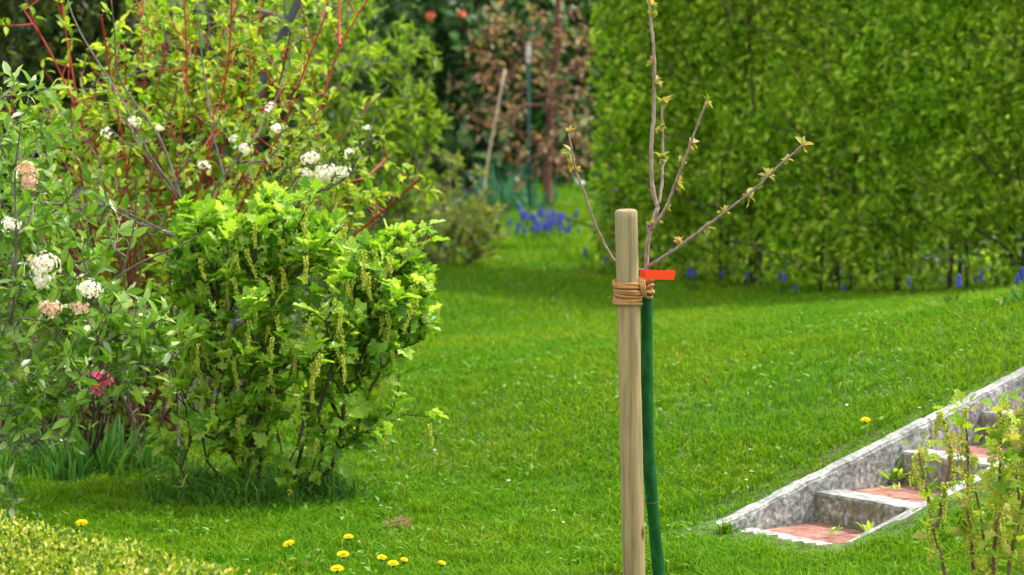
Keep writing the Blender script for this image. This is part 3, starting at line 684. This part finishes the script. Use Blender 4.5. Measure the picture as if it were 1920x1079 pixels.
p2, c2, sv2 = grow([q for pp in gp for q in pp[len(pp)//3::4]], ext, seg=.06)
stems_mesh(mb, p2, c2, sv2, .0018); mb.build('branches', M['grey_stem'], blo, bb, smooth=True)
mb = MB(); leaf_on(mb, p2, c2, SMALL, 5.5, .030, frac=.8, cl=.01); mb.build('foliage', M['blossom_leaf'], blo, bb)
for (px, py, r, n) in [(585,300,17,34),(612,325,20,40),(600,330,14,24),(640,322,14,22),(572,325,12,18),(460,280,14,18),(385,312,13,16),(258,228,14,16),(200,250,10,10),(515,240,11,14),(655,290,11,12),(440,262,9,8),(690,240,7,6),(300,240,7,6),(505,200,9,8)]:
    mb = MB(); c = at(px, py, 11.15); flower_cluster(mb, c, r*1.1*11.15/F_PX, n, .011); mb.build('blossom_cluster', M['white'], blo, bb)

# ---------------------------------------------------------------- viburnum at the left edge
vb = at(-70, 900, 10.35); vb[2] = 0; vib = empty('viburnum_bush', vb, 'loose shrub with narrow glossy leaves and round white flower heads at the left edge', 'shrub')
VB = [[(-70,960),(-40,830),(60,822),(125,830)],[(-70,960),(10,800),(110,745),(230,700),(312,680),(360,640)],[(-70,960),(-20,700),(20,600),(30,470),(28,330),(40,230)],
      [(10,800),(90,650),(170,560),(250,500),(330,465),(395,430)],[(-20,700),(60,560),(85,510)],[(110,745),(200,600),(250,430),(255,330)],[(90,650),(165,620),(240,640),(300,600)],
      [(-70,960),(-60,600),(-40,350),(-20,180),(0,130)],[(30,470),(100,400),(150,350)],[(-40,830),(10,900),(30,960)]]
mb = MB(); gp = []
for i, path in enumerate(VB):
    pp = smooth_path([at(px, py, 10.3-.12*k+.08*math.sin(i*2)) for k, (px, py) in enumerate(path)], .05); gp.append(pp)
    mb.tube(pp, np.linspace(.010 if i in (0, 1, 2, 7) else .0055, .0022, len(pp)), k=6, cap=False)
ext = ell_sample([(60,480,10.1,200,200,.35,2.2),(40,250,10.2,110,130,.3,.9),(190,640,10.0,150,120,.25,1.5),(-60,650,10.2,160,220,.35,1),(60,750,10.1,160,90,.25,.8),(290,640,9.95,70,70,.15,.4),(10,930,10.0,40,60,.1,.2)], 560, .1)
p2, c2, sv2 = grow([q for pp in gp for q in pp[len(pp)//4::3]], ext, seg=.06)
stems_mesh(mb, p2, c2, sv2, .0016); mb.build('branches', M['grey_stem'], vib, vb, smooth=True)
mb = MB(); leaf_on(mb, p2, c2, VIBL, 6.0, .050, frac=.75, cl=.006, upn=.6, gap=(188, 722, 40)); mb.build('foliage', M['viburnum'], vib, vb)
for (px, py, r, n, mt, lb) in [(88,495,27,90,'white','large white flower head'),(82,525,16,30,'white',None),(172,543,20,50,'white',None),(100,578,18,40,'pinkwhite','small blush flower head'),(152,580,15,26,'pinkwhite',None),
                           (45,318,17,45,'pinkwhite','tall blush flower head'),(52,340,15,40,'pinkwhite',None),(22,418,15,24,'white',None),(70,498,12,16,'pinkwhite',None)]:
    mb = MB(); c = at(px, py, 9.75); flower_cluster(mb, c, r*1.2*9.75/F_PX, int(n*1.3), .0095); f = mb.build('flower_head', M[mt], vib, vb)
    if lb: f['label'] = lb
az = on_ground(160, 885); azr = empty('azalea', az, 'small azalea with vivid pink blooms half hidden in the leaves at lower left', 'shrub')
mb = MB(); tops = [at(178,722,10.5), at(205,712,10.5), at(190,738,10.5), at(120,690,10.8), at(160,650,10.8)]
for t in tops: pp = smooth_path([az, az+(t-az)*.5+np.array([.03, 0, .02]), t], .06); mb.tube(pp, np.linspace(.006, .002, len(pp)), k=5, cap=False)
mb.build('stems', M['dark_stem'], azr, az); mb = MB(); Pn = np.array(tops)[rng.integers(0, 5, 90)]+rng.normal(size=(90, 3))*.045
mb.bake(OVATE, Pn, frames(rand_dirs(90), rand_dirs(90)+np.array([0, 0, 1.])), .03+.012*rng.random(90)); mb.build('foliage', M['viburnum'], azr, az)
for (px, py, r, n) in [(180,716,15,12),(200,712,9,6),(182,732,8,5)]:
    mb = MB(); flower_cluster(mb, at(px, py, 10.3), r*10.3*1.15/F_PX, n, .020); mb.build('bloom', M['pink'], azr, az)

# ---------------------------------------------------------------- strap-leaved clumps
def strap_clump(name, px, py, n, hmin, hmax, spread, mat, label, wd=.018, cat='plant', d=None):
    b = on_ground(px, py); mb = MB()
    for i in range(n):
        a = random.uniform(0, 6.28); rr = random.random()*spread; p = b+np.array([math.cos(a)*rr, math.sin(a)*rr, -.01]); h = random.uniform(hmin, hmax)
        ln = random.uniform(.05, .55); dr = np.array([math.cos(a+random.gauss(0, .7)), math.sin(a+random.gauss(0, .7)), 0]); sd_ = np.array([-dr[1], dr[0], 0]); V = []; n_ = 7
        sd_ = unit(sd_+.5*np.array([random.gauss(0, 1), random.gauss(0, 1), 0]))
        for k in range(n_):
            t = k/(n_-1); c = p+dr*h*ln*t**1.8+np.array([0, 0, h*(t-.28*ln*t**3)]); ww = wd*(1-t**2.2)*.5+.0006
            V += [c-sd_*ww, c+np.cross(sd_, [0, 0, 1])*ww*.3, c+sd_*ww]
        F = []
        for k in range(n_-1):
            a_ = k*3; F += [[a_, a_+1, a_+4, a_+3], [a_+1, a_+2, a_+5, a_+4]]
        mb.add(np.array(V), F)
    return tag(mb.build(name, mat, None, b), label, cat)
strap_clump('iris_clump', 190, 893, 75, .12, .24, .17, M['iris'], 'clump of broad sword-shaped green leaves at the foot of the red stems')
strap_clump('iris_clump', 110, 905, 26, .07, .15, .10, M['iris'], 'short clump of strap leaves left of the sword-leaved clump')
strap_clump('lily_clump', 955, 398, 80, .18, .42, .30, M['blue_iris'], 'blue green clump of narrow strap leaves below the leaning cane', .022)
strap_clump('lily_clump', 1010, 408, 40, .12, .30, .2, M['blue_iris'], 'smaller blue green strap-leaved clump left of the red-barked trunk', .02)

# ---------------------------------------------------------------- golden clipped hedge, bottom left
ga, gb_ = np.array([-1.75, 8.75]), np.array([-.42, 7.18]); gdir = unit(gb_-ga); gn = np.array([-gdir[1], gdir[0]]);
if gn[1] > 0: gn = -gn       # towards the camera side
gL = np.linalg.norm(gb_-ga); GH, GW = .388, .5
gh = empty('golden_hedge', (*(ga+gn*GW/2), 0), 'low clipped hedge of tiny golden yellow leaves at the bottom left corner', 'hedge')
mb = MB(); NG = 34000; t = rng.random(NG)*gL; ang = rng.random(NG)*math.pi
cx = np.cos(ang)*np.sqrt(np.clip(1, 0, 1)); e = .55
ox = np.sign(np.cos(ang))*abs(np.cos(ang))**e*GW/2; oz = np.sin(ang)**e
dep = 1-.24*rng.random(NG)**1.3; bump = np.array([noise.noise(Vector((a*9, b*6, 0)))*.05+noise.noise(Vector((a*28, b*20, 2)))*.085 for a, b in zip(t, ang)])
c2d = ga+gdir*t[:, None]+gn*(GW/2+ox*dep*(1+bump))[:, None]; zz = (GH*oz*dep)*(1+bump)
Pg = np.stack([c2d[:, 0], c2d[:, 1], zz], 1); out = np.stack([gn[0]*np.cos(ang), gn[1]*np.cos(ang), np.sin(ang)], 1)
mb.bake(SMALL, Pg, frames(out+rand_dirs(NG)*.9, rand_dirs(NG)+out*.8), .010+.009*rng.random(NG)); mb.build('foliage', M['golden'], gh, np.array(gh.location))
mb = MB()
for i in range(110):
    a = ga+gdir*random.random()*gL+gn*(GW/2+random.uniform(-.1, .1)); o_ = random.uniform(-.2, .2); b3 = np.array([a[0], a[1], -.02]); t3 = np.array([a[0]+gn[0]*o_, a[1]+gn[1]*o_, random.uniform(.26, .35)])
    mb.tube(smooth_path([b3, (b3+t3)/2+rand_dirs(1)[0]*.02, t3], .06), .0028, k=4, cap=False)
mb.build('stems', M['dark_stem'], gh, np.array(gh.location))

# ---------------------------------------------------------------- tall hedge, right
HA, HB = np.array([.43, 18.6]), np.array([3.9, 14.0]); hdir = unit(HB-HA); hn = np.array([-hdir[1], hdir[0]])
if hn[1] > 0: hn = -hn
HL = np.linalg.norm(HB-HA); HH, HW = 2.15, .9
hc = HA+hdir*HL/2-hn*HW/2; hz = float(terrain(hc[0], hc[1]))
hed = empty('tall_hedge', (hc[0], hc[1], hz), 'tall dense green leaf hedge filling the right background behind the lawn', 'hedge'); ho = np.array(hed.location)
mb = MB()
def hedge_face(n, front):
    t = rng.random(n)*(HL+.1)-.05; z = rng.random(n)**.92*HH
    nzv = np.array([noise.noise(Vector((a*.9, b*1.5, front*5)))*.14+noise.noise(Vector((a*2.4, b*4.6, front*5+2)))*.13+noise.noise(Vector((a*7, b*12, 3)))*.06 for a, b in zip(t, z)])
    dep = rng.random(n)**1.3*.30
    off = (nzv-dep)+.10*np.sin(np.clip(z/HH, 0, 1)*math.pi*.8)-.05
    gapn = np.array([noise.noise(Vector((a*1.6, b*3.0, 17))) for a, b in zip(t, z)]); 
    gap2 = np.array([noise.noise(Vector((a*6, b*1.3, 31))) for a, b in zip(t, z)])   # thin upright hollows between the stems
    keep = ~((gapn > .17) & (rng.random(n) < .6)) & ~((gap2 > .26) & (rng.random(n) < .6)) & ~((z < .22) & (rng.random(n) < .35))
    end = np.clip(.45-t, 0, .45)/.45; off -= end**2*.35
    if front: p2 = HA+hdir*t[:, None]+hn*off[:, None]
    else: p2 = HA+hdir*t[:, None]-hn*(HW+off)[:, None]
    zt = terrain(p2[:, 0], p2[:, 1]); P = np.stack([p2[:, 0], p2[:, 1], zt+.05+z], 1)[keep]
    return P
P = hedge_face(70000, 1); n = len(P); o3 = np.array([hn[0], hn[1], .25])
D = rand_dirs(n)*1.0+o3*.45+np.array([0, 0, -.25]); mb.bake(OVATE, P, frames(D, o3*.5+rand_dirs(n)*.7+np.array([0, 0, .45])), (.036+.026*rng.random(n)))
n = 22000; t = rng.random(n)*HL; p2 = HA+hdir*t[:, None]-hn*(.25+.45*rng.random(n))[:, None]; P = np.stack([p2[:, 0], p2[:, 1], terrain(p2[:, 0], p2[:, 1])+.25+(HH-.25)*rng.random(n)], 1)
mb.bake(SMALL, P, frames(rand_dirs(n), rand_dirs(n)+o3*.6), .05+.03*rng.random(n))
P = hedge_face(9000, 0); n = len(P); mb.bake(SMALL, P, frames(rand_dirs(n)-o3*.4, rand_dirs(n)+np.array([0, 0, .5])), .06+.03*rng.random(n))
# left end and top
n = 5000; b = rng.random(n)*HW; z = rng.random(n)*HH; p2 = HA+hdir*(-.05+.12*rng.random(n)+.35*abs(b/HW-.5)**2)[:, None]-hn*b[:, None]
P = np.stack([p2[:, 0], p2[:, 1], terrain(p2[:, 0], p2[:, 1])+z+.05], 1); mb.bake(OVATE, P, frames(rand_dirs(n)-np.array([*hdir, 0])*.5, rand_dirs(n)+np.array([0, 0, .6])), .04+.025*rng.random(n))
n = 9000; b = rng.random(n)*HW; t = rng.random(n)*HL; p2 = HA+hdir*t[:, None]-hn*b[:, None]
P = np.stack([p2[:, 0], p2[:, 1], terrain(p2[:, 0], p2[:, 1])+HH+.08*rng.random(n)], 1); mb.bake(SMALL, P, frames(rand_dirs(n)+np.array([0, 0, .5]), rand_dirs(n)+np.array([0, 0, 1.])), .05+.03*rng.random(n))
mb.build('foliage', M['hedge'], hed, ho)
mb = MB()
for i in range(60):
    t = (i+random.uniform(-.4, .4))/60*HL; b2 = HA+hdir*t-hn*random.uniform(.16, .6); zt = float(terrain(*b2)); p = np.array([b2[0], b2[1], zt-.05]); q = p+np.array([random.gauss(0, .08), random.gauss(0, .08), HH])
    pp = smooth_path([p, p+(q-p)*.5+rand_dirs(1)[0]*.06, q], .15); mb.tube(pp, np.linspace(.012, .004, len(pp)), k=6, cap=False)
    for k in range(6):
        s0 = pp[int(len(pp)*random.uniform(.08, .9))]; e0 = s0+np.array([*(hn*random.uniform(.2, .6)+hdir*random.gauss(0, .25)), random.uniform(.1, .5)])
        mb.tube(smooth_path([s0, (s0+e0)/2+rand_dirs(1)[0]*.03, e0], .1), .0038, k=4, cap=False)
mb.build('trunks', M['dark_stem'], hed, ho, smooth=True)

# ---------------------------------------------------------------- background planting
shrub('pale_green_shrub', 'airy pale yellow green shrub behind the red-stemmed dogwood', 'shrub', None,
      [(690,150,17.5,140,150,.5,2),(720,310,17.4,100,140,.45,1.6),(600,80,17.7,130,150,.5,1.2),(620,280,17.6,110,150,.5,1),(790,250,17.4,50,60,.25,.4)],
      560, NARROW, 12, .062, M['pale_shrub'], M['grey_stem'], base=(at(690,480,17.6)[0], 17.6, 0), shell=.3, nb=9, bspread=.2, droop=.5)
shrub('twiggy_shrub', 'low rounded twiggy shrub with olive and brownish leaves at the back edge of the lawn', 'shrub', None,
      [(840,400,19.0,115,100,.45,2),(800,330,19.1,80,60,.3,.8),(900,430,18.9,60,50,.25,.5),(740,420,19.0,70,70,.3,.7)],
      430, SMALL, 10, .040, M['twiggy'], M['grey_stem'], base=(at(840,480,19.2)[0], 19.2, 0), shell=.3, nb=12, bspread=.25, upn=.6)
shrub('laurel_tree', 'dark evergreen with large glossy leaves and a few orange blooms at the back centre', 'tree', None,
      [(860,60,26.0,150,150,.8,2),(1000,80,26.0,170,160,.8,2),(900,260,26.0,130,130,.6,1.4),(1060,240,26.0,120,140,.6,1.3),(780,160,26.0,90,200,.6,.8),(960,-60,26.0,260,90,.8,1.5)],
      800, OVATE, 10, .115, M['laurel'], M['dark_stem'], r0=.004, base=(at(950,400,26.5)[0], 26.5, 0), shell=.3, nb=6, bspread=.4, upn=.5)
lau = bpy.data.objects['laurel_tree']; lo = np.array(lau.location)
for (px, py, r) in [(808,30,11),(866,28,10)]:
    mb = MB(); flower_cluster(mb, at(px, py, 24.9), r*24.9/F_PX*.7, 10, .03); mb.build('bloom', M['orange_fl'], lau, lo)
tb = np.array([at(1032,400,22.8)[0], 22.8, 0.]); bt = empty('bronze_tree', tb, 'small tree with reddish brown bark and bronze pink young leaves at the back centre', 'tree')
tb[2] = float(terrain(tb[0], tb[1])); bt.location = tb
mb = MB(); pp = smooth_path([tb-np.array([0, 0, .03]), at(1026,330,22.8), at(1032,250,22.8), at(1030,170,22.8), at(1048,80,22.8), at(1045,-10,22.8), at(1050,-90,22.8)], .08)
mb.tube(pp, np.linspace(.034, .018, len(pp)), k=10, wob=.2); mb.build('trunk', M['redbrown'], bt, tb, smooth=True)
ext = ell_sample([(1040,130,22.7,90,110,.4,2),(920,200,22.5,90,80,.4,1.2),(990,300,22.4,70,60,.3,.9),(1070,280,22.5,60,80,.3,.8),(900,110,22.7,60,60,.3,.5),(1090,60,22.7,60,70,.3,.5),(980,60,22.7,100,60,.3,.6)], 190, .2)
p2, c2, sv2 = grow(list(pp[4::3]), ext, seg=.1, dpen=.15); mb = MB(); stems_mesh(mb, p2, c2, sv2, .003); mb.build('limbs', M['redbrown'], bt, tb, smooth=True)
mb = MB(); leaf_on(mb, p2, c2, SMALL, 4.5, .055, frac=.6, cl=.06); mb.build('crown', M['bronze'], bt, tb)
# tree with the slate-coloured leaning trunk
b = np.array([at(440,560,14.2)[0], 14.2, 0.]); tr = empty('leaning_tree', b, 'slate grey leaning trunk with dull yellow green crown rising behind the red stems', 'tree')
mb = MB(); pp = smooth_path([b-np.array([0, 0, .05]), at(452,400,14.2), at(458,260,14.2), at(478,190,14.2), at(520,90,14.2), at(560,0,14.2), at(600,-90,14.2)], .08); mb.tube(pp, np.linspace(.040, .018, len(pp)), k=9, wob=.15)
mb.build('trunk', M['blue_bark'], tr, b, smooth=True)
ext = ell_sample([(520,-40,14.3,240,120,.6,2),(380,20,14.8,200,110,.5,1.5),(620,60,14.6,120,120,.5,1)], 220, .2); p2, c2, sv2 = grow(list(pp[-12:]), ext, seg=.1, dpen=.1)
mb = MB(); stems_mesh(mb, p2, c2, sv2, .0025); mb.build('limbs', M['grey_stem'], tr, b, smooth=True)
mb = MB(); leaf_on(mb, p2, c2, SMALL, 6, .05, frac=.7, cl=.03); mb.build('crown', M['pale_shrub'], tr, b)
shrub('dark_evergreen', 'very dark evergreen shrub with yellowish shoot tips in the top left corner', 'shrub', None,
      [(60,60,17.5,200,130,.6,1.5),(60,150,17.5,230,230,.7,2),(300,120,17.6,230,200,.7,1.6),(480,200,17.8,160,260,.6,1.2),(-60,380,17.3,200,200,.6,1),(250,400,17.8,300,200,.6,1),(150,-60,17.6,350,90,.8,1)],
      950, SMALL, 15, .075, M['conifer'], M['dark_stem'], r0=.003, base=(at(180,500,17.9)[0], 17.9, 0), shell=.35, nb=10, bspread=.6, upn=.4)
for i, (x, y, h, r, lb) in enumerate([(-5.2,31,6.5,2.6,'large far tree at the left behind the dark evergreen'),(-1.6,33,7,2.7,'broad far tree behind the leaning trunk'),(1.6,32,6,2.4,'far tree standing behind the glossy evergreen'),
                                  (5.2,30,6.5,2.6,'far tree behind the middle of the tall hedge'),(9.0,28,6.5,2.6,'far tree behind the right end of the tall hedge'),(-9.5,29,6,2.5,'outermost far tree on the left')]):
    b = np.array([x, y, 0.]); t_ = empty('background_tree', b, lb, 'tree', 'trees far behind the garden')
    D = rand_dirs(230); tips = b+np.array([0, 0, h*.5])+D*np.array([r, r, h*.46])*(.35+.65*rng.random((230, 1))**.6); tips[:, 2] = np.maximum(tips[:, 2], .2)
    pp = smooth_path([b, b+np.array([.1, 0, h*.4]), b+np.array([0, 0, h*.8])], .3); mb = MB(); mb.tube(pp, np.linspace(.16, .05, len(pp)), k=8)
    p2, c2, sv2 = grow(list(pp), tips, seg=.4, dpen=.1); stems_mesh(mb, p2, c2, sv2, .008); mb.build('trunk', M['dark_stem'], t_, b, smooth=True)
    mb = MB(); leaf_on(mb, p2, c2, SMALL, 34, .20, frac=.6, cl=.22); mb.build('crown', M['far'], t_, b)
# undergrowth closing the garden far behind
n = 42000; P = np.stack([rng.uniform(-15, 15, n), rng.uniform(26, 30, n), np.zeros(n)], 1); hh = np.array([1.9+.9*noise.noise(Vector((a*.5, b*.5, 1))) for a, b in P[:, :2]]); P[:, 2] = rng.random(n)**.8*hh
P = P[~((abs(P[:, 0]-.3) < 1.2) & (P[:, 1] < 28))]; n = len(P)
mb = MB(); mb.bake(OVATE, P, frames(rand_dirs(n), rand_dirs(n)+np.array([0, -.4, .6])), .13+.10*rng.random(n))
tag(mb.build('far_undergrowth', leafmat('undergrowth_leaves', [(.015,.045,.008),(.035,.09,.012),(.08,.16,.02)], trans=.3)), 'dark leafy undergrowth closing off the garden far behind the shrubs', 'undergrowth', kind='stuff')
# green pole with white cap, leaning cane
b = np.array([at(993,400,22.7)[0], 22.7, 0.]); pr = empty('plant_support', b, 'thin dark green plant support pole with a white cap left of the red-barked tree', 'pole')
mb = MB(); mb.tube([b, at(992,300,22.7), at(991,118,22.7)], .013, k=10); mb.build('pole', M['green_pole'], pr, b, smooth=True)
mb = MB(); mb.tube([at(991,120,22.7), at(991,114,22.7), at(991,86,22.7), at(991,80,22.7)], [.014,.019,.019,.012], k=12); mb.build('cap', M['cap_white'], pr, b, smooth=True)
c0 = at(903,400,22.0); c0[2] = 0; mb = MB(); pp = smooth_path([c0, at(912,320,22.05), at(928,230,22.1), at(947,130,22.2)], .1); mb.tube(pp, np.linspace(.009, .006, len(pp))*(1+.12*(np.arange(len(pp)) % 4 == 2)), k=8)
tag(mb.build('bamboo_cane', M['cane'], None, c0, smooth=True), 'pale bamboo cane leaning to the right in front of the dark evergreen', 'cane')

# ---------------------------------------------------------------- young currant, bottom right
yb = at(1830, 1240, 8.25); yb[2] = float(terrain(yb[0], yb[1])); yc = empty('young_currant', yb, 'upright young currant shrub with brown stems and yellow flower tassels in front of the steps', 'shrub')
YS = [[(1790,1240),(1772,1079),(1752,1000),(1738,920),(1722,850)],[(1752,1000),(1770,930),(1782,850),(1765,775)],[(1830,1250),(1826,1080),(1815,950),(1815,860),(1810,770)],[(1850,1250),(1848,1079),(1838,960),(1822,900)],
      [(1870,1250),(1862,1079),(1870,960),(1876,860),(1876,760)],[(1900,1240),(1890,1079),(1905,1000),(1925,900),(1930,760)],[(1930,1250),(1925,1100),(1920,1000),(1900,850),(1905,800)],[(1850,1230),(1870,1000),(1890,900)],[(1960,1240),(1960,1000),(1975,800)]]
ymat = barkmat('brown_currant_bark', [(.06,.03,.022),(.14,.08,.055),(.24,.16,.11)], 60); ypts = []
for i, path in enumerate(YS):
    d = 8.15+.09*((i*5) % 4)
    pp = smooth_path([at(*p, d) for p in path], .03); mb = MB(); mb.tube(pp, np.linspace(.0066, .0028, len(pp)), k=7, wob=.15); mb.build('stem', ymat, yc, yb, smooth=True); k0 = int(len(pp)*.35); ypts.append(pp[k0:])
mb = MB(); TP = []
for pp in ypts:
    for k in range(0, len(pp)):
        if rng.random() < .62 or k == len(pp)-1:
            c = pp[k]; nl = 5; D = rand_dirs(nl)+np.array([0, -.1, .35]); pet = unit(D)*.022; mb.bake(LOBED, c+pet, frames(D, np.array([0, -.15, 1])+.55*rand_dirs(nl)), .030+.022*rng.random(nl))
            for j in range(nl): mb.tube([c, c+pet[j]], .0008, k=3, cap=False)
            for _ in range(2): TP.append(c+rand_dirs(1)[0]*.012)
mb.build('foliage', leafmat('young_currant_leaves', [(.11,.24,.015),(.22,.38,.02),(.36,.48,.04),(.42,.34,.12)], trans=.45), yc, yb)
hang_tassels(yc, yb, np.array(TP)[rng.permutation(len(TP))[:98]], 1.0)

# ---------------------------------------------------------------- dandelions
def dandelion(px, py, r, tilt, label, stem=None, closed=0):
    g = on_ground(px, py+34 if stem is None else py+stem); hd = at(px, py, g[1]); d = empty('dandelion', g, label, 'dandelion', 'dandelions in the lawn'); R = r
    up = unit(np.array([math.sin(tilt), -.25, math.cos(tilt)])); X = unit(np.cross(up, [0, 1, 0])); Yv = np.cross(up, X)
    mb = MB()
    for ring, (n, ln, el) in enumerate([(26, 1.0, .12), (24, .85, .38), (20, .65, .7), (12, .42, 1.1)]):
        a = np.arange(n)*2*math.pi/n+ring*.13+rng.normal(size=n)*.05; dirs = (np.cos(a)[:, None]*X+np.sin(a)[:, None]*Yv)*math.cos(el)+up*math.sin(el)
        mb.bake(NARROW, np.tile(hd, (n, 1)), frames(dirs+rand_dirs(n)*.08, np.tile(up, (n, 1))+.2*rand_dirs(n)), np.stack([np.full(n, R*ln*.9), np.full(n, R*ln), np.full(n, R*ln)], 1))
    mb.build('flower_head', M['yellow'], d, g)
    mb = MB(); mb.tube([hd-up*.012, hd-up*.008, hd-up*.001, hd+up*.001], [.003, .006, .0075, .004], k=8); mb.build('sepals', M['sepal'], d, g, smooth=True)
    mb = MB(); pp = smooth_path([g, (g+hd)/2+np.array([.004, .003, 0]), hd-up*.010], .02); mb.tube(pp, .0022, k=6); mb.build('stalk', M['stem_green'], d, g, smooth=True)
for a in [(541,1020,.021,-.35,'tilted dandelion furthest left of the group in the near lawn'),(653,1007,.017,0,'dandelion furthest back in the near group, above the others'),(643,1040,.021,0,'wide dandelion directly below the furthest back one'),
          (632,1067,.022,0,'dandelion nearest the camera at the bottom edge'),(716,1046,.017,.1,'small dandelion left of the touching pair'),(737,1057,.019,0,'lower dandelion of the close pair in the near lawn'),
          (758,1050,.013,.2,'smaller half-open dandelion of the close pair'),(829,1056,.013,.25,'lone small dandelion right of the near group, toward the stake'),(153,981,.022,0,'dandelion just behind the golden hedge'),
          (1623,788,.019,0,'dandelion on a tall stalk beside the sloping stone wall'),(811,523,.020,0,'dandelion seen at the right edge of the currant bush')]:
    if a[0] == 1623: dandelion(*a, stem=46)
    else: dandelion(*a)
dandelion(1167, 366, .034, .2, 'yellow bloom in front of the hedge above the stake', stem=126)
# daisies
dm = None; group_d = 'tiny white daisies in the lawn'
mb = MB(); n = 10; a = np.arange(n)*2*math.pi/n; dirs = np.stack([np.cos(a), np.sin(a), np.full(n, .15)], 1)
mb.bake(SMALL, np.tile(np.array([0, 0, .045]), (n, 1)), frames(dirs, np.tile([0, 0, 1.], (n, 1))), np.full(n, .0085)); mb.tube([(0,0,0), (.002,0,.025), (0,0,.045)], .0009, k=4)
dmesh = make_mesh('daisy', np.concatenate(mb.V), mb.L, mb.T, M['white'], np.concatenate(mb.R)); dmesh.materials.append(M['stem_green'])
for p_ in list(dmesh.polygons)[40:]: p_.material_index = 1
for (px, py) in [(672,1022),(205,975),(284,998),(716,953),(816,847),(708,750),(1588,762),(1638,790),(1415,845),(1725,770),(1290,1000),(955,905),(1490,880),(1052,985),(890,760),(1560,740),(1010,690),(1400,905),(860,1010),(1310,850),(1120,840),(930,1040),(1380,720),(1660,745)]:
    g = on_ground(px, py+14); o = link('daisy', dmesh); o.location = g; o.scale = (.75,)*3; o.rotation_euler = (random.uniform(0, .5), random.uniform(-.3, .3), random.uniform(0, 6)); tag(o, 'tiny white daisy standing in the short lawn grass', 'daisy', group_d)
# grape hyacinths
mb = MB(); n = 34; t = np.linspace(0, 1, n); ang = np.arange(n)*2.4; R = .011*(1-.6*t)
mb.bake(OCTA, np.stack([np.cos(ang)*R, np.sin(ang)*R, .12+t*.055], 1), np.tile(np.eye(3), (n, 1, 1)), np.full(n, .0075)*(1-.35*t)); hm_f = make_mesh('flower_spike', np.concatenate(mb.V), mb.L, mb.T, M['blue'], np.concatenate(mb.R))
mb = MB(); mb.tube([(0,0,-.01), (.003,0,.07), (0,0,.15)], .0022, k=5)
D = rand_dirs(6); D[:, 2] = abs(D[:, 2])+.6; mb.bake(NARROW, np.zeros((6, 3)), frames(D, rand_dirs(6)), np.full(6, .13)*np.array([.8])); hm_s = make_mesh('stalk', np.concatenate(mb.V), mb.L, mb.T, M['long_grass'], np.concatenate(mb.R))
def hyacinth(g, label, group, sc=1):
    o = empty('grape_hyacinth', g, label, 'flower', group, random.uniform(0, 6)); o.scale = (sc, sc, sc); o.rotation_euler = (random.uniform(-.15, .15), random.uniform(-.15, .15), random.uniform(0, 6))
    link('stalk', hm_s, o); link('flower_spike', hm_f, o)
for i in range(64):
    px = 1020+random.gauss(0, 34); px = min(max(px, 955), 1088); g = on_ground(px, 447+random.uniform(-22, 18)+abs(px-1020)*.05)
    hyacinth(g, 'blue grape hyacinth in the drift below the red-barked tree', 'blue grape hyacinths at the back of the lawn', random.uniform(.6, .95))
for (px, py) in [(1290,516),(1299,528),(1294,534),(1141,470),(1149,485),(1102,492),(1133,500),(1352,525),(1400,525),(1490,548),(1565,520),(1596,528),(1581,550),(1640,530),(1818,522),(1824,532),(1830,540),(1470,540),(1588,536),(1792,562),(1902,545),(1915,552),(1700,548),(1460,535)]:
    p = on_ground(px, py+18); hyacinth(p+np.array([0, -.05, 0]), 'single blue grape hyacinth along the foot of the tall hedge', 'blue grape hyacinths along the hedge', random.uniform(.55, .9))
for (px, py) in [(790,470),(800,478),(845,468),(876,465),(905,470),(820,470),(868,475)]:
    hyacinth(on_ground(px, py+12), 'dull blue grape hyacinth at the foot of the twiggy shrub', 'blue grape hyacinths under the twiggy shrub', .9)
# dead grass clump
g = on_ground(748, 1002); mb = MB(); n = 420; ph = rng.random(n)*2*math.pi; rr = np.sqrt(rng.random(n)); Pq = np.stack([g[0]+np.cos(ph)*rr*.036, g[1]+np.sin(ph)*rr*.04, g[2]+.012+.034*(1-rr**2)*rng.random(n)], 1)
D = rand_dirs(n); D[:, 2] *= .4; mb.bake(NARROW, Pq, frames(D, rand_dirs(n)+np.array([0, 0, .6])), np.stack([np.full(n, .012), .028+.02*rng.random(n), np.full(n, .03)], 1))
tag(mb.build('dead_grass_clump', leafmat('dead_grass', [(.16,.10,.05),(.36,.25,.13),(.5,.38,.22)], trans=.15), None, g), 'small mound of dry brown grass lying on the near lawn', 'dead grass')
# bits of dry leaf in the lawn
mb = MB(); x, y = scatter(110, 8.6, 15, .16, 0); k = is_lawn(x, y) & ~in_stairs(x, y, .1); x, y = x[k], y[k]; n = len(x)
mb.bake(OVATE, np.stack([x, y, terrain(x, y)+.034], 1), frames(rand_dirs(n)*np.array([1, 1, .3]), np.array([0, 0, 1.])+.3*rand_dirs(n)), .014+.014*rng.random(n))
tag(mb.build('fallen_leaves', M['bronze']), 'scattered dry brown leaf scraps lying in the lawn', 'fallen leaves', kind='stuff')
